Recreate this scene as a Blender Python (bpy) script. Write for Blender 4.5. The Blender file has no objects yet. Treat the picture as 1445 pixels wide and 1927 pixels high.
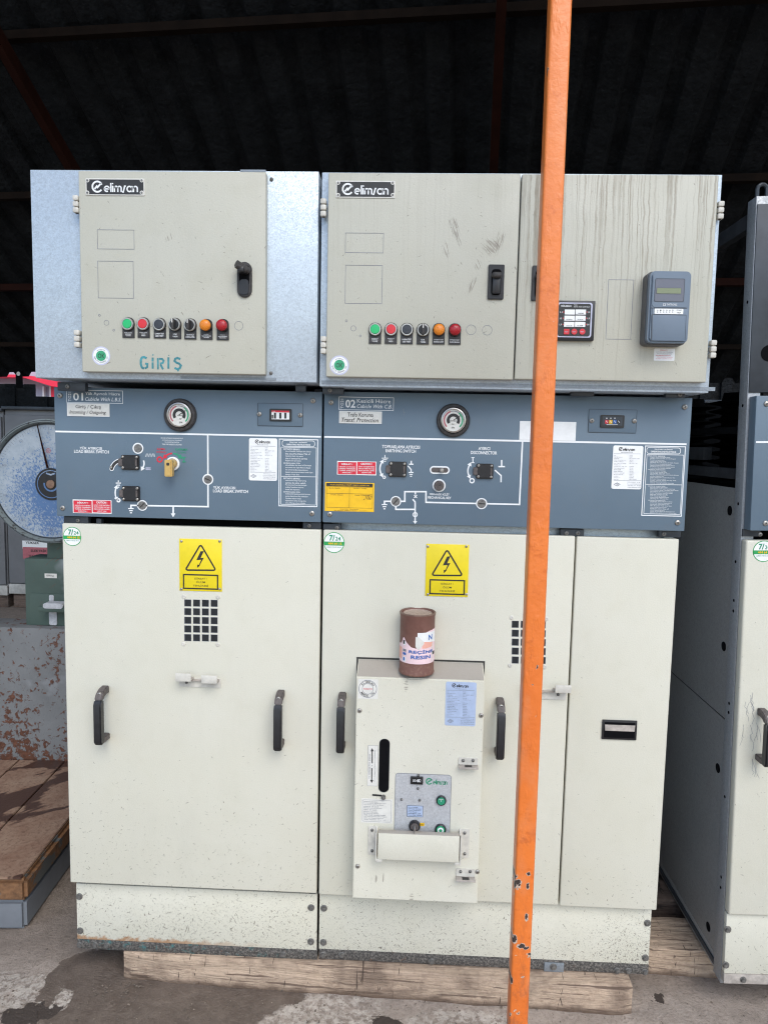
import bpy, bmesh, math, random
from mathutils import Vector, Matrix, noise as mnoise
PI = math.pi; R_ = math.radians
random.seed(7)
scene = bpy.context.scene
COL = scene.collection

# ---------------------------------------------------------------- camera
CAMLOC = Vector((1.0019, -1.9898, 1.5509)); FPX = 1336.0
def cam_axes(p, y, r):
    cy, sy, cp, sp = math.cos(y), math.sin(y), math.cos(p), math.sin(p)
    fwd = Vector((sy*cp, cy*cp, -sp)); right = Vector((cy, -sy, 0)); up = right.cross(fwd)
    cr, sr = math.cos(r), math.sin(r)
    return right*cr + up*sr, right*(-sr) + up*cr, fwd
AX, AY, AF = cam_axes(.0962, -.0381, .0207)
cam = bpy.data.cameras.new('camera'); camo = bpy.data.objects.new('camera', cam); COL.objects.link(camo)
m = Matrix.Identity(4)
for i in range(3):
    m[i][0] = AX[i]; m[i][1] = AY[i]; m[i][2] = -AF[i]; m[i][3] = CAMLOC[i]
camo.matrix_world = m
cam.sensor_fit = 'HORIZONTAL'; cam.sensor_width = 36; cam.lens = 36*FPX/1445
cam.clip_start = .05; cam.clip_end = 2000
scene.camera = camo
def ray(px, py): return AX*((px-722.5)/FPX) - AY*((py-963.5)/FPX) + AF
def onY(px, py, Y):
    d = ray(px, py); return CAMLOC + d*((Y-CAMLOC.y)/d.y)
def onZ(px, py, Z):
    d = ray(px, py); return CAMLOC + d*((Z-CAMLOC.z)/d.z)
def P(px, py, Y):
    v = onY(px, py, Y); return (v.x, v.z)
def RC(x0, y0, x1, y1, Y):          # upright rectangle on the plane y=Y: (xmin, xmax, zmin, zmax)
    xm, ym = (x0+x1)/2, (y0+y1)/2
    return onY(x0, ym, Y).x, onY(x1, ym, Y).x, onY(xm, y1, Y).z, onY(xm, y0, Y).z

# ---------------------------------------------------------------- world, sun, exposure
w = bpy.data.worlds.new('World'); scene.world = w; w.use_nodes = True
nt = w.node_tree; bg = nt.nodes['Background']
sky = nt.nodes.new('ShaderNodeTexSky'); sky.sky_type = 'NISHITA'; sky.sun_disc = False
SUN_EL, SUN_AZ = 48, 158            # azimuth clockwise from +Y
sky.sun_elevation = R_(SUN_EL); sky.sun_rotation = R_(SUN_AZ)
sky.dust_density = 1.2; sky.air_density = 1.0; sky.ozone_density = 1.0
nt.links.new(sky.outputs[0], bg.inputs[0]); bg.inputs[1].default_value = .13
sd = bpy.data.lights.new('sun', 'SUN'); so = bpy.data.objects.new('sun', sd); COL.objects.link(so)
sd.energy = 1.1; sd.angle = R_(42); sd.color = (1, .985, .95)
az = R_(SUN_AZ); el = R_(SUN_EL)
sdir = Vector((math.sin(az)*math.cos(el), math.cos(az)*math.cos(el), math.sin(el)))
so.rotation_euler = sdir.to_track_quat('Z', 'Y').to_euler()
vs = scene.view_settings
vs.view_transform = 'Standard'; vs.look = 'None'; vs.gamma = 1; vs.use_curve_mapping = False
vs.exposure = 1.0
scene.render.engine = 'CYCLES'; scene.render.filter_size = 1.15; scene.cycles.filter_width = 1.15
scene.cycles.max_bounces = 8; scene.cycles.diffuse_bounces = 5

# ---------------------------------------------------------------- materials
class Mt:
    def __init__(s, name, rough=.5, metal=0., spec=.5):
        s.m = bpy.data.materials.new(name); s.m.use_nodes = True; s.t = s.m.node_tree
        s.b = s.t.nodes['Principled BSDF']
        s.b.inputs['Roughness'].default_value = rough; s.b.inputs['Metallic'].default_value = metal
        s.b.inputs['Specular IOR Level'].default_value = spec
        g = s.t.nodes.new('ShaderNodeNewGeometry'); s.pos = g.outputs['Position']
        sx = s.t.nodes.new('ShaderNodeSeparateXYZ'); s.t.links.new(s.pos, sx.inputs[0])
        s.X, s.Y, s.Z = sx.outputs
    def put(s, sock, v):
        if v is None: return
        if isinstance(v, bpy.types.NodeSocket): s.t.links.new(v, sock)
        elif isinstance(v, (tuple, list)) and len(v) == 3 and len(sock.default_value) == 4: sock.default_value = (*v, 1)
        else: sock.default_value = v
    def mth(s, op, a, b=None, c=None, clamp=False):
        n = s.t.nodes.new('ShaderNodeMath'); n.operation = op; n.use_clamp = clamp
        s.put(n.inputs[0], a); s.put(n.inputs[1], b); s.put(n.inputs[2], c); return n.outputs[0]
    def vec(s, x, y, z):
        n = s.t.nodes.new('ShaderNodeCombineXYZ'); s.put(n.inputs[0], x); s.put(n.inputs[1], y); s.put(n.inputs[2], z); return n.outputs[0]
    def mapv(s, loc=(0,0,0), rot=(0,0,0), sc=(1,1,1), v=None):
        if any(rot) and sc != (1,1,1): v = s.mapv(rot=rot, v=v); rot = (0,0,0)      # turn first, then stretch
        n = s.t.nodes.new('ShaderNodeMapping'); s.put(n.inputs[0], v or s.pos)
        n.inputs[1].default_value = loc; n.inputs[2].default_value = rot; n.inputs[3].default_value = sc; return n.outputs[0]
    def noise(s, scale, detail=3, rough=.55, v=None, dist=0.):
        n = s.t.nodes.new('ShaderNodeTexNoise'); s.put(n.inputs['Vector'], v or s.pos)
        n.inputs['Scale'].default_value = scale; n.inputs['Detail'].default_value = detail
        n.inputs['Roughness'].default_value = rough; n.inputs['Distortion'].default_value = dist; return n.outputs[0]
    def vor(s, scale, v=None, feat='F1', out=0, rnd=1.):
        n = s.t.nodes.new('ShaderNodeTexVoronoi'); n.feature = feat; s.put(n.inputs['Vector'], v or s.pos)
        n.inputs['Scale'].default_value = scale; n.inputs['Randomness'].default_value = rnd; return n.outputs[out]
    def mr(s, v, a, b, c=0., d=1., smooth=False):
        n = s.t.nodes.new('ShaderNodeMapRange'); n.clamp = True
        if smooth: n.interpolation_type = 'SMOOTHSTEP'
        for i, x in enumerate((v, a, b, c, d)): s.put(n.inputs[i], x)
        return n.outputs[0]
    def mix(s, f, a, b, mode='MIX'):
        n = s.t.nodes.new('ShaderNodeMix'); n.data_type = 'RGBA'; n.blend_type = mode
        s.put(n.inputs[0], f); s.put(n.inputs[6], a); s.put(n.inputs[7], b); return n.outputs[2]
    def color(s, c): s.put(s.b.inputs['Base Color'], c); return s
    def rough(s, c): s.put(s.b.inputs['Roughness'], c); return s
    def bump(s, h, dist=.001, st=1.):
        n = s.t.nodes.new('ShaderNodeBump'); n.inputs['Strength'].default_value = st; n.inputs['Distance'].default_value = dist
        s.put(n.inputs['Height'], h); s.t.links.new(n.outputs[0], s.b.inputs['Normal']); return s

def plain(name, col, rough=.5, metal=0., var=.12, scale=40., bump=0., spec=.5):
    t = Mt(name, rough, metal, spec); n = t.noise(scale, 4, .65)
    f = t.mr(n, .3, .7, 1-var, 1+var)
    t.color(t.mix(1., col, t.vec(f, f, f), 'MULTIPLY'))
    if bump: t.bump(t.noise(scale*4, 3), bump)
    return t.m

DIRT = (.16, .145, .115)
def cream(name, base, speck=0., low=(.2, .75), streaks=None, smears=(), scuffs=1., rust=None, plate_x=None):
    t = Mt(name, .42)
    big = t.noise(2.2, 4, .6); med = t.noise(11, 5, .65)
    c = t.mix(t.mr(big, .35, .7, 0, .55), base, tuple(k*f for k, f in zip(base, (.93, .92, .87))))
    c = t.mix(t.mr(med, .5, .78, 0, .35), c, tuple(k*f for k, f in zip(base, (.86, .85, .79))))
    c = t.mix(t.mr(t.noise(340, 2), .35, .75, 0, .1), c, DIRT)
    # faint vertical bands of grime, thumb-sized scuffs
    v = t.mapv(sc=(9, 3, 1.6)); c = t.mix(t.mr(t.noise(1, 5, .65, v), .52, .8, 0, .3), c, tuple(k*.8 for k in base))
    for k, ang in enumerate((.9, -.7)):
        n = t.noise(1, 4, .7, t.mapv(rot=(0, ang, 0), sc=(36, 8, 95), v=t.mapv(loc=(5.+k*2.3, 0, 1.7*k))))
        c = t.mix(t.mr(n, .725, .75, 0, .75), c, (.2, .18, .15))
    c = t.mix(t.mr(t.noise(3.3, 5, .7, t.mapv(loc=(2, 0, 9))), .55, .75, 0, .35), c, tuple(k*f for k, f in zip(base, (.85, .85, .82))))
    # short scuffs and flecks, thicker towards the ground where rain splashes
    dens = t.mr(t.Z, low[0], low[1], 1., 0.)
    if scuffs:
        for k, (ang, sc) in enumerate((( .5, (45, 10, 210)), (-.35, (50, 10, 240)), (1.2, (60, 10, 220)), (-1.0, (50, 10, 200)))):
            v = t.mapv(rot=(0, ang, 0), sc=sc, v=t.mapv(loc=(k*3.1, 0, k)))
            n = t.noise(1, 3, .5, v)
            thr = t.mth('SUBTRACT', .738-.014*scuffs, t.mth('MULTIPLY', dens, .06))
            c = t.mix(t.mr(n, thr, t.mth('ADD', thr, .03), 0, .7), c, DIRT)
    if speck:
        n = t.noise(330, 2, .6); n2 = t.noise(150, 3, .6, dist=.6)
        thr = t.mth('SUBTRACT', .715, t.mth('MULTIPLY', t.mth('MULTIPLY', dens, t.mr(t.noise(5, 2), .3, .65, .5, 1.1)), speck))
        c = t.mix(t.mr(n, t.mth('SUBTRACT', thr, .005), t.mth('ADD', thr, .05), 0, .65), c, DIRT)
        c = t.mix(t.mr(n2, t.mth('ADD', thr, .01), t.mth('ADD', thr, .05), 0, .8), c, (.12, .1, .08))
    if streaks:
        z0, z1, amt = streaks
        wob = t.mth('MULTIPLY', t.mth('SUBTRACT', t.noise(12, 4, .6), .5), .016)
        vx = t.mth('ADD', t.X, wob)
        brk = t.mr(t.noise(1, 4, .7, t.vec(t.mth('MULTIPLY', t.X, 60), 0., t.mth('MULTIPLY', t.Z, 14))), .3, .65, .25, 1.)
        for k, (sx, sz, th, a) in enumerate(((130, .5, .575, .9), (75, .3, .60, .9), (230, 1.3, .59, .8), (190, .7, .59, .7))):
            v = t.vec(t.mth('MULTIPLY', vx, sx), float(k), t.mth('MULTIPLY', t.Z, sz*2.2))
            n = t.noise(1, 2, .35, v)
            ln_ = t.mth('MULTIPLY', t.noise(1, 1, .5, t.vec(t.mth('MULTIPLY', t.X, 55), float(k), 0.)), 1.1)
            fade = t.mth('MULTIPLY', t.mr(t.mth('ADD', t.Z, ln_), z0+.5, z1+.45, 0, amt), t.mr(t.noise(1, 2, .5, t.vec(t.mth('MULTIPLY', t.X, 11), 3.+k, 0.)), .32, .55, .2, 1.))
            c = t.mix(t.mth('MULTIPLY', t.mth('MULTIPLY', t.mr(n, th, th+.035, 0, a), fade), brk), c, (.22, .19, .135))
    for cx, cz, rx, rz, ang, scn, thr in smears:
        a = t.mapv(loc=(0, 0, 0), v=t.vec(t.mth('SUBTRACT', t.X, cx), 0., t.mth('SUBTRACT', t.Z, cz)))
        rv = t.mapv(rot=(0, ang, 0), v=a)
        e = t.mapv(sc=(1/rx, 1, 1/rz), v=rv)
        ln = t.t.nodes.new('ShaderNodeVectorMath'); ln.operation = 'LENGTH'; t.put(ln.inputs[0], e)
        fall = t.mr(ln.outputs['Value'], 0., 1.25, 1, .45, True)
        n = t.noise(1, 4, .7, t.mapv(sc=(scn, 1, scn*.07), v=rv), .5)
        k = t.mr(t.mth('MULTIPLY', n, fall), thr, thr+.05, 0, .6)
        c = t.mix(k, c, (.17, .14, .11))
    if rust:
        z0, z1, x0, x1 = rust
        n = t.noise(38, 4, .65)
        f = t.mth('MULTIPLY', t.mr(t.mth('SUBTRACT', t.mth('ADD', t.Z, t.mth('MULTIPLY', n, -.055)), 0), z0-.028, z1-.028, 1, 0), t.mr(t.X, x0, x1, 1, 0))
        c = t.mix(t.mth('MULTIPLY', f, .75), c, (.36, .155, .045))
    t.color(c)
    t.rough(t.mr(med, .3, .7, .36, .52))
    t.bump(t.mth('ADD', t.mth('ADD', t.noise(260, 2), t.mth('MULTIPLY', t.noise(6, 2), 3.)), t.mth('MULTIPLY', t.noise(2.6, 1), 16.)), .0006, .6)
    return t.m

CREAM = (.645, .63, .535); CREAM_UP_SHADED = (.505, .497, .42)  # upper doors: beige cream, darkened to carry the roof's shading
M = {}
M['cream'] = cream('cream_paint', CREAM, low=(.22, .75), scuffs=1.)
M['cream_door2'] = cream('cream_paint_wide_door', CREAM, low=(.2, .6), scuffs=.6, speck=.03)
M['plinth'] = cream('cream_paint_splashed', CREAM, speck=.13, low=(-.05, .45), scuffs=1.6, rust=(.012, .022, .3, .62))
M['plinth2'] = cream('cream_paint_splashed_wide', CREAM, speck=.155, low=(-.05, .42), scuffs=.5)
M['breaker'] = cream('cream_paint_breaker', tuple(k*1.06 for k in CREAM), low=(.1, .3), scuffs=.6,
                     smears=((.935, .31, .05, .03, 0, 120, .50), (1.0, .88, .04, .012, 1.5, 260, .46), (1.03, .255, .03, .012, 1.5, 260, .44)))
M['breaker_top'] = cream('cream_paint_dusty', (.40, .365, .32), scuffs=0)
M['box_door1'] = cream('cream_upper_shaded', CREAM_UP_SHADED, low=(1., 1.2), scuffs=1.3,
                       smears=((.36, 2.07, .03, .02, .3, 260, .5),))
d2a = onY(856, 432, -.118); d2b = onY(922, 465, -.118); d2c = onY(888, 535, -.118)
M['box_door2'] = cream('cream_upper_shaded_smeared', CREAM_UP_SHADED, low=(1., 1.2), scuffs=1.1, streaks=(1.95, 2.3, .12),
                       smears=((d2a.x, d2a.z, .022, .085, .32, 330, .46), (d2a.x-.022, d2a.z-.05, .02, .06, .32, 300, .50), (d2b.x, d2b.z, .05, .04, .8, 300, .46), (d2b.x+.022, d2b.z+.012, .022, .06, -.25, 330, .46),
                               (d2b.x-.03, d2b.z-.045, .03, .03, .5, 300, .5), (d2c.x, d2c.z, .016, .05, -.3, 330, .46)))
M['box_door3'] = cream('cream_upper_shaded_streaked', CREAM_UP_SHADED, low=(1., 1.2), scuffs=.9, streaks=(1.86, 2.25, .85))

def slate_paint():
    t = Mt('slate_blue_paint', .38)
    n = t.noise(3, 4, .6); c = t.mix(t.mr(n, .3, .7), (.108, .158, .205), (.128, .182, .232))
    c = t.mix(t.mr(t.noise(48, 4, .6), .70, .76, 0, .55), c, (.2, .22, .22))
    c = t.mix(t.mr(t.noise(1, 3, .5, t.mapv(rot=(0, .6, 0), sc=(25, 5, 160))), .76, .8, 0, .5), c, (.27, .3, .32))
    c = t.mix(t.mr(t.noise(7, 5, .7), .55, .8, 0, .25), c, (.17, .175, .165))
    t.color(c).rough(t.mr(t.noise(9, 4), .3, .7, .33, .5)); t.bump(t.noise(300, 2), .0004, .4); return t.m
M['slate'] = slate_paint()

def galvanised(name, base, k=1.):
    t = Mt(name, .45, .35)
    v = t.vor(330, out=1); v2 = t.vor(120, out=1)
    s1 = t.t.nodes.new('ShaderNodeSeparateColor'); t.put(s1.inputs[0], v)
    s2 = t.t.nodes.new('ShaderNodeSeparateColor'); t.put(s2.inputs[0], v2)
    c = t.mix(t.mr(s1.outputs[0], 0, 1, 0, .6), tuple(x*.82 for x in base), tuple(x*1.22 for x in base))
    c = t.mix(t.mr(s2.outputs[1], 0, 1, 0, .25), c, tuple(x*1.3 for x in base))
    c = t.mix(t.mr(t.noise(4, 4, .6), .4, .75, 0, .3), c, tuple(x*.7 for x in base))
    c = t.mix(t.mr(t.noise(35, 5, .7), .68, .75, 0, .6*k), c, (.16, .15, .14))
    t.color(c); t.rough(t.mr(s1.outputs[1], 0, 1, .34, .58)); t.bump(s1.outputs[2], .0003, .35); return t.m
M['galv'] = galvanised('galvanised_sheet', (.49, .56, .62))
M['galv_dull'] = galvanised('dull_galvanised_sheet', (.25, .28, .31))
M['breaker_plate'] = galvanised('brushed_plate', (.56, .58, .60))

def base_rail():
    t = Mt('corroded_rail', .7, .2)
    n = t.noise(150, 5, .75); c = t.mix(t.mr(n, .45, .66), (.05, .047, .044), (.25, .23, .205))
    c = t.mix(t.mth('MULTIPLY', t.mr(t.noise(45, 4, .7, t.mapv(loc=(3, 0, 0))), .55, .66), t.mr(t.X, .3, .75, .9, 0)), c, (.045, .19, .19))
    c = t.mix(t.mr(t.noise(33, 4, .7, t.mapv(loc=(9, 0, 0))), .64, .7, 0, .7), c, (.2, .08, .03))
    t.color(c).bump(n, .002, .6); return t.m
M['rail'] = base_rail()
def orange_paint():
    t = Mt('orange_paint', .38)
    n = t.noise(5, 4, .6)
    c = t.mix(t.mr(n, .35, .7), (.76, .19, .030), (.64, .145, .022))
    c = t.mix(t.mr(t.Z, 1.1, 2.2, 0, .35), c, (.80, .27, .07))          # paler towards the top
    low = t.mr(t.Z, .1, 1.15, 1, 0)
    c = t.mix(t.mr(t.noise(23, 5, .7), .56, .66, 0, .45), c, (.45, .085, .012))
    low2 = t.mr(t.Z, .25, .8, 1, 0)
    c = t.mix(t.mth('MULTIPLY', t.mr(t.noise(1, 5, .7, t.mapv(sc=(60, 60, 25))), .5, .62), t.mr(t.Z, .2, .62, .8, .0)), c, (.36, .10, .035))
    c = t.mix(t.mr(t.noise(1, 4, .6, t.mapv(sc=(9, 9, 4))), .55, .7, 0, .35), c, (.62, .30, .16))
    thr = t.mth('SUBTRACT', .71, t.mth('MULTIPLY', low2, .085))
    wx = t.mth('ADD', t.X, t.mth('MULTIPLY', t.mth('SUBTRACT', t.noise(120, 3, .6), .5), .014)); wz = t.mth('ADD', t.Z, t.mth('MULTIPLY', t.mth('SUBTRACT', t.noise(110, 3, .6, t.mapv(loc=(3, 1, 2))), .5), .016))
    spot = None
    for px, py, ra, rb in ((968, 1650, 4, 6), (975, 1661, 6, 4), (965, 1670, 4, 4), (994, 1645, 2.5, 4), (993, 1668, 2.5, 5), (991, 1727, 3, 5), (968, 1769, 4, 7), (981, 1782, 7, 4), (990, 1785, 4, 3), (1003, 1290, 1.5, 2), (1011, 1256, 1.5, 3), (962, 1846, 2, 8)):
        q = onY(px, py, -.5); u = t.mth('DIVIDE', t.mth('SUBTRACT', wx, q.x), ra*.00112); v_ = t.mth('DIVIDE', t.mth('SUBTRACT', wz, q.z), rb*.00112)
        d_ = t.mth('ADD', t.mth('MULTIPLY', u, u), t.mth('MULTIPLY', v_, v_)); spot = d_ if spot is None else t.mth('MINIMUM', spot, d_)
    c = t.mix(t.mr(spot, 1.5, 2.1, 1, 0), c, (.50, .40, .33))
    chip = t.mr(t.noise(30, 4, .55), thr, t.mth('ADD', thr, .012))
    c = t.mix(t.mr(t.noise(30, 4, .55), t.mth('SUBTRACT', thr, .018), t.mth('SUBTRACT', thr, .01)), c, (.55, .42, .33))
    chip = t.mth('MAXIMUM', chip, t.mr(spot, .9, 1.2, 1, 0))
    c = t.mix(chip, c, (.045, .032, .028))
    c = t.mix(t.mr(t.noise(190, 3, .6), t.mth('SUBTRACT', .76, t.mth('MULTIPLY', low, .1)), t.mth('SUBTRACT', .8, t.mth('MULTIPLY', low, .1)), 0, .7), c, (.25, .06, .02))
    t.color(c)
    h = t.mth('ADD', t.noise(45, 3), t.mth('MULTIPLY', chip, -.6))
    h = t.mth('ADD', h, t.mth('MULTIPLY', t.mr(t.noise(1, 3, .6, t.mapv(sc=(40, 40, 14))), .55, .7), .5))
    t.bump(h, .0022, .8); return t.m
M['orange'] = orange_paint()
def wood(name, a, b, dark):
    t = Mt(name, .85)
    v = t.mapv(sc=(3.5, 42, 42)); n = t.noise(1, 7, .72, v, .9)
    c = t.mix(t.mr(n, .32, .68), a, b)
    c = t.mix(t.mr(t.noise(1, 4, .6, t.mapv(sc=(4, 60, 80))), .58, .64, 0, .85), c, dark)
    c = t.mix(t.mr(t.noise(30, 5, .75), .5, .7, 0, .5), c, tuple(x*1.6 for x in dark))
    c = t.mix(t.mr(t.noise(1, 2, .5, t.mapv(sc=(60, 9, 9)), 1.5), .68, .71, 0, .9), c, tuple(x*.4 for x in dark))
    c = t.mix(t.mr(t.noise(6, 4, .6), .52, .68, 0, .6), c, dark)
    c = t.mix(t.mr(t.mth('ADD', t.Z, t.mth('MULTIPLY', t.noise(12, 3), .06)), -.082, -.062, .8, 0), c, (.10, .062, .042))
    t.color(c).bump(t.mth('ADD', n, t.mth('MULTIPLY', t.noise(60, 4), .4)), .012, .9); return t.m
M['wood'] = wood('weathered_wood', (.60, .455, .33), (.38, .28, .205), (.12, .08, .058))
M['wood_dark'] = wood('old_dark_wood', (.17, .12, .095), (.09, .065, .05), (.04, .03, .025))
def ground_mat():
    t = Mt('concrete_and_mud', .8)
    n = t.noise(1.7, 6, .65, dist=.4); f = t.noise(110, 6, .75); f2 = t.noise(22, 7, .75); f3 = t.noise(55, 5, .7)
    base = t.mix(t.mr(f2, .36, .66), (.50, .42, .355), (.30, .25, .205))
    base = t.mix(t.mr(n, .4, .62, 0, .5), base, (.30, .25, .21))
    base = t.mix(t.mr(f, .52, .66, 0, .6), base, (.14, .112, .09))
    mud = t.mix(t.mr(f2, .35, .68), (.115, .087, .068), (.19, .15, .12))
    mud = t.mix(t.mr(f, .6, .7, 0, .6), mud, (.26, .22, .18))
    crust = t.mix(t.mr(f2, .35, .65), (.60, .54, .47), (.40, .35, .30))
    crust = t.mix(t.mr(f3, .47, .58, 0, .85), crust, (.22, .175, .14))
    wx = t.mth('ADD', t.X, t.mth('MULTIPLY', t.mth('SUBTRACT', t.noise(6, 6, .65), .5), .22))
    wy = t.mth('ADD', t.Y, t.mth('MULTIPLY', t.mth('SUBTRACT', t.noise(6.5, 6, .65, t.mapv(loc=(7, 3, 0))), .5), .22))
    def blob(px, py, rx, ry, soft=.05):
        q = onZ(px, py, -.11); a = t.mth('DIVIDE', t.mth('SUBTRACT', wx, q.x), rx); b = t.mth('DIVIDE', t.mth('SUBTRACT', wy, q.y), ry)
        return t.mr(t.mth('ADD', t.mth('MULTIPLY', a, a), t.mth('MULTIPLY', b, b)), 1-soft, 1+soft, 1, 0)
    def union(bl, soft):
        k = None
        for b in bl: k = blob(*b, soft) if k is None else t.mth('MAXIMUM', k, blob(*b, soft))
        return k
    damp = union(((330, 1850, .36, .20), (150, 1860, .10, .20), (520, 1850, .10, .10)), .06)
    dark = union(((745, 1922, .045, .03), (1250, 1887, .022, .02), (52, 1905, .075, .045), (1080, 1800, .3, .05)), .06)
    light = union(((45, 1862, .13, .065), (610, 1905, .20, .085), (112, 1885, .03, .06), (880, 1915, .13, .04)), .35)
    c = t.mix(t.mth('MULTIPLY', light, t.mr(t.noise(20, 6, .75), .38, .5)), base, crust)
    c = t.mix(damp, c, mud)
    c = t.mix(t.mth('MULTIPLY', union(((105, 1888, .022, .05),), .2), 1.), c, crust)
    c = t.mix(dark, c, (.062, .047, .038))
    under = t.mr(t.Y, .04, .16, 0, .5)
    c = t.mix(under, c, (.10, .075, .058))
    t.color(c); t.rough(t.mth('SUBTRACT', .9, t.mth('MULTIPLY', t.mth('MAXIMUM', damp, dark), .28)))
    t.bump(t.mth('ADD', t.mth('ADD', f2, t.mth('MULTIPLY', f, .6)), t.mth('MULTIPLY', damp, -.3)), .008, .9); return t.m
M['ground'] = ground_mat()
def rusted(name, paint, lo=.52, sc=14, rust=(.21, .085, .04), foot=False):
    t = Mt(name, .65)
    n = t.noise(sc, 6, .68, dist=.5); thr = t.mth('SUBTRACT', lo, t.mr(t.Z, .08, .26, .07, 0)) if foot else lo; n = t.mth('ADD', t.mth('MULTIPLY', n, .75), t.mth('MULTIPLY', t.noise(4, 3), .25)); k = t.mr(n, thr, t.mth('ADD', thr, .03))
    c = t.mix(t.mr(t.noise(5, 4), .3, .7), paint, tuple(x*.72 for x in paint))
    c = t.mix(t.mr(t.noise(1, 4, .6, t.mapv(rot=(0, .7, 0), sc=(12, 4, 150))), .66, .7, 0, .8), c, rust)
    c = t.mix(t.mr(t.noise(3, 4, .6, t.mapv(loc=(4, 0, 0))), .6, .7, 0, .35), c, (.5, .52, .55))
    c = t.mix(k, c, t.mix(t.mr(t.noise(60, 4), .3, .7), rust, tuple(x*.45 for x in rust)))
    t.color(c).bump(t.mth('ADD', k, t.noise(60, 3)), .0015, .6); return t.m
M['rust_grey'] = rusted('rusty_grey_paint', (.20, .205, .205), .54, 34, (.15, .06, .033), True)
def housing_low():
    return None
def deck_mat():
    t = Mt('rusty_deck_plate', .55)
    n = t.noise(9, 6, .7); f = t.noise(60, 5, .7)
    c = t.mix(t.mr(n, .35, .65), (.215, .12, .078), (.31, .21, .145))
    c = t.mix(t.mr(f, .5, .68, 0, .7), c, (.12, .06, .04))
    wet = t.mr(t.noise(2.6, 5, .55, t.mapv(loc=(1.3, .4, 0), rot=(0, 0, .6), sc=(1.6, .8, 1)), .5), .485, .5)
    c = t.mix(wet, c, (.068, .034, .024))
    t.color(c).rough(t.mth('SUBTRACT', .75, t.mth('MULTIPLY', wet, .35))); t.bump(f, .002, .7); return t.m
M['deck'] = deck_mat()
M['tray'] = rusted('rusty_blue_grey_frame', (.12, .125, .12), .46, 9, (.24, .12, .055))
M['tray_low'] = plain('blue_grey_frame', (.155, .17, .19), .5, var=.15, scale=9)
M['green'] = rusted('green_enamel', (.075, .115, .095), .66, 12, (.12, .055, .04))
def dial_mat():
    t = Mt('scratched_dial', .35)
    n = t.noise(1, 6, .8, t.mapv(rot=(0, .5, 0), sc=(120, 10, 75)), .5)
    ctr = onY(93, 906, 1.0)
    dx = t.mth('SUBTRACT', t.X, ctr.x-.03); dz = t.mth('SUBTRACT', t.Z, ctr.z-.07)
    rr = t.mth('SQRT', t.mth('ADD', t.mth('MULTIPLY', dx, dx), t.mth('MULTIPLY', dz, dz)))
    thr = t.mth('ADD', t.mr(rr, .05, .25, .38, .58), t.mth('MULTIPLY', t.mth('SUBTRACT', t.noise(9, 3), .5), .22))
    blue = t.mr(n, thr, t.mth('ADD', thr, .05), 0, .9)
    c = t.mix(blue, t.mix(t.mr(t.noise(12, 5, .7), .4, .6), (.40, .46, .51), (.30, .36, .42)), t.mix(t.noise(30, 3), (.035, .12, .32), (.09, .2, .4)))
    t.color(c); return t.m
M['dial'] = dial_mat()
M['dial_rim'] = rusted('worn_dial_rim', (.23, .27, .27), .56, 60, (.10, .09, .08))
def corr_mat(name, col):
    t = Mt(name, .85, 0., .06)
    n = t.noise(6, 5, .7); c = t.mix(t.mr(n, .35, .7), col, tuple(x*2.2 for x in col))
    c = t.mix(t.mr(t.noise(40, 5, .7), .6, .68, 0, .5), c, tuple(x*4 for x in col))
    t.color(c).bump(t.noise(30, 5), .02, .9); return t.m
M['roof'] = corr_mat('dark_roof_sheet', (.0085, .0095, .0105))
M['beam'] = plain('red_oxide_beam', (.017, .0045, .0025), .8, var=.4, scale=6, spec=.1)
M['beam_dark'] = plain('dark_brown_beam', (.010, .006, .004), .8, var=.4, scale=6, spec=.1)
M['white'] = plain('white_print', (.78, .8, .8), .5, var=.04)
M['white_label'] = plain('white_label', (.80, .81, .80), .4, var=.05, scale=60)
M['offwhite'] = plain('off_white_label', (.68, .67, .62), .5, var=.08, scale=60)
M['blue_label'] = plain('pale_blue_label', (.40, .49, .66), .35, var=.08, scale=60)
M['print_black'] = plain('black_print', (.02, .02, .02), .5)
M['print_grey'] = plain('grey_print', (.2, .21, .24), .5)
M['black'] = plain('black_plastic', (.012, .012, .014), .38, var=.3, scale=60)
M['black_dusty'] = plain('dusty_black_plastic', (.04, .037, .036), .6, var=.5, scale=90, bump=.0006)
M['black_brown'] = plain('worn_grip_edge', (.10, .085, .08), .6, var=.4, scale=90)
M['void'] = plain('dark_interior', (.006, .006, .007), .9, spec=.05)
M['vent_dark'] = plain('vent_hole_shade', (.028, .03, .032), .8, spec=.1)  # flat dark colour standing for the shade inside the vent openings
M['rail_dark'] = plain('dark_rail_steel', (.03, .032, .035), .7, 0., var=.4, scale=12, spec=.15)
M['dark_steel'] = plain('dark_grey_steel', (.042, .05, .06), .45, .2, var=.3, scale=8)
M['shaded_dark_steel'] = plain('shade_black_steel', (.004, .0043, .0048), .8, 0., var=.3, scale=8, spec=.06)  # near-black base puts the deep shade of the shed into the colour
M['zinc'] = plain('zinc_screw', (.36, .34, .31), .38, .7, var=.3, scale=200)
M['zinc_dark'] = plain('dull_bolt', (.19, .185, .175), .5, .6, var=.4, scale=150)
M['recess'] = plain('screw_recess', (.03, .028, .026), .6)
M['red'] = plain('red_label', (.62, .022, .045), .45, var=.1)
M['yellow'] = plain('yellow_sign', (.78, .62, .012), .4, var=.06, scale=20)
M['amber_label'] = plain('amber_label', (.85, .50, .008), .45, var=.08)
M['green_print'] = plain('green_print', (.02, .26, .14), .5)
M['teal'] = plain('teal_stencil_paint', (.045, .22, .25), .6, var=.45, scale=70)
M['lilac'] = plain('pale_lilac_ring', (.52, .53, .66), .4)
M['ok_green'] = plain('green_sticker', (.035, .33, .16), .4)
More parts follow.
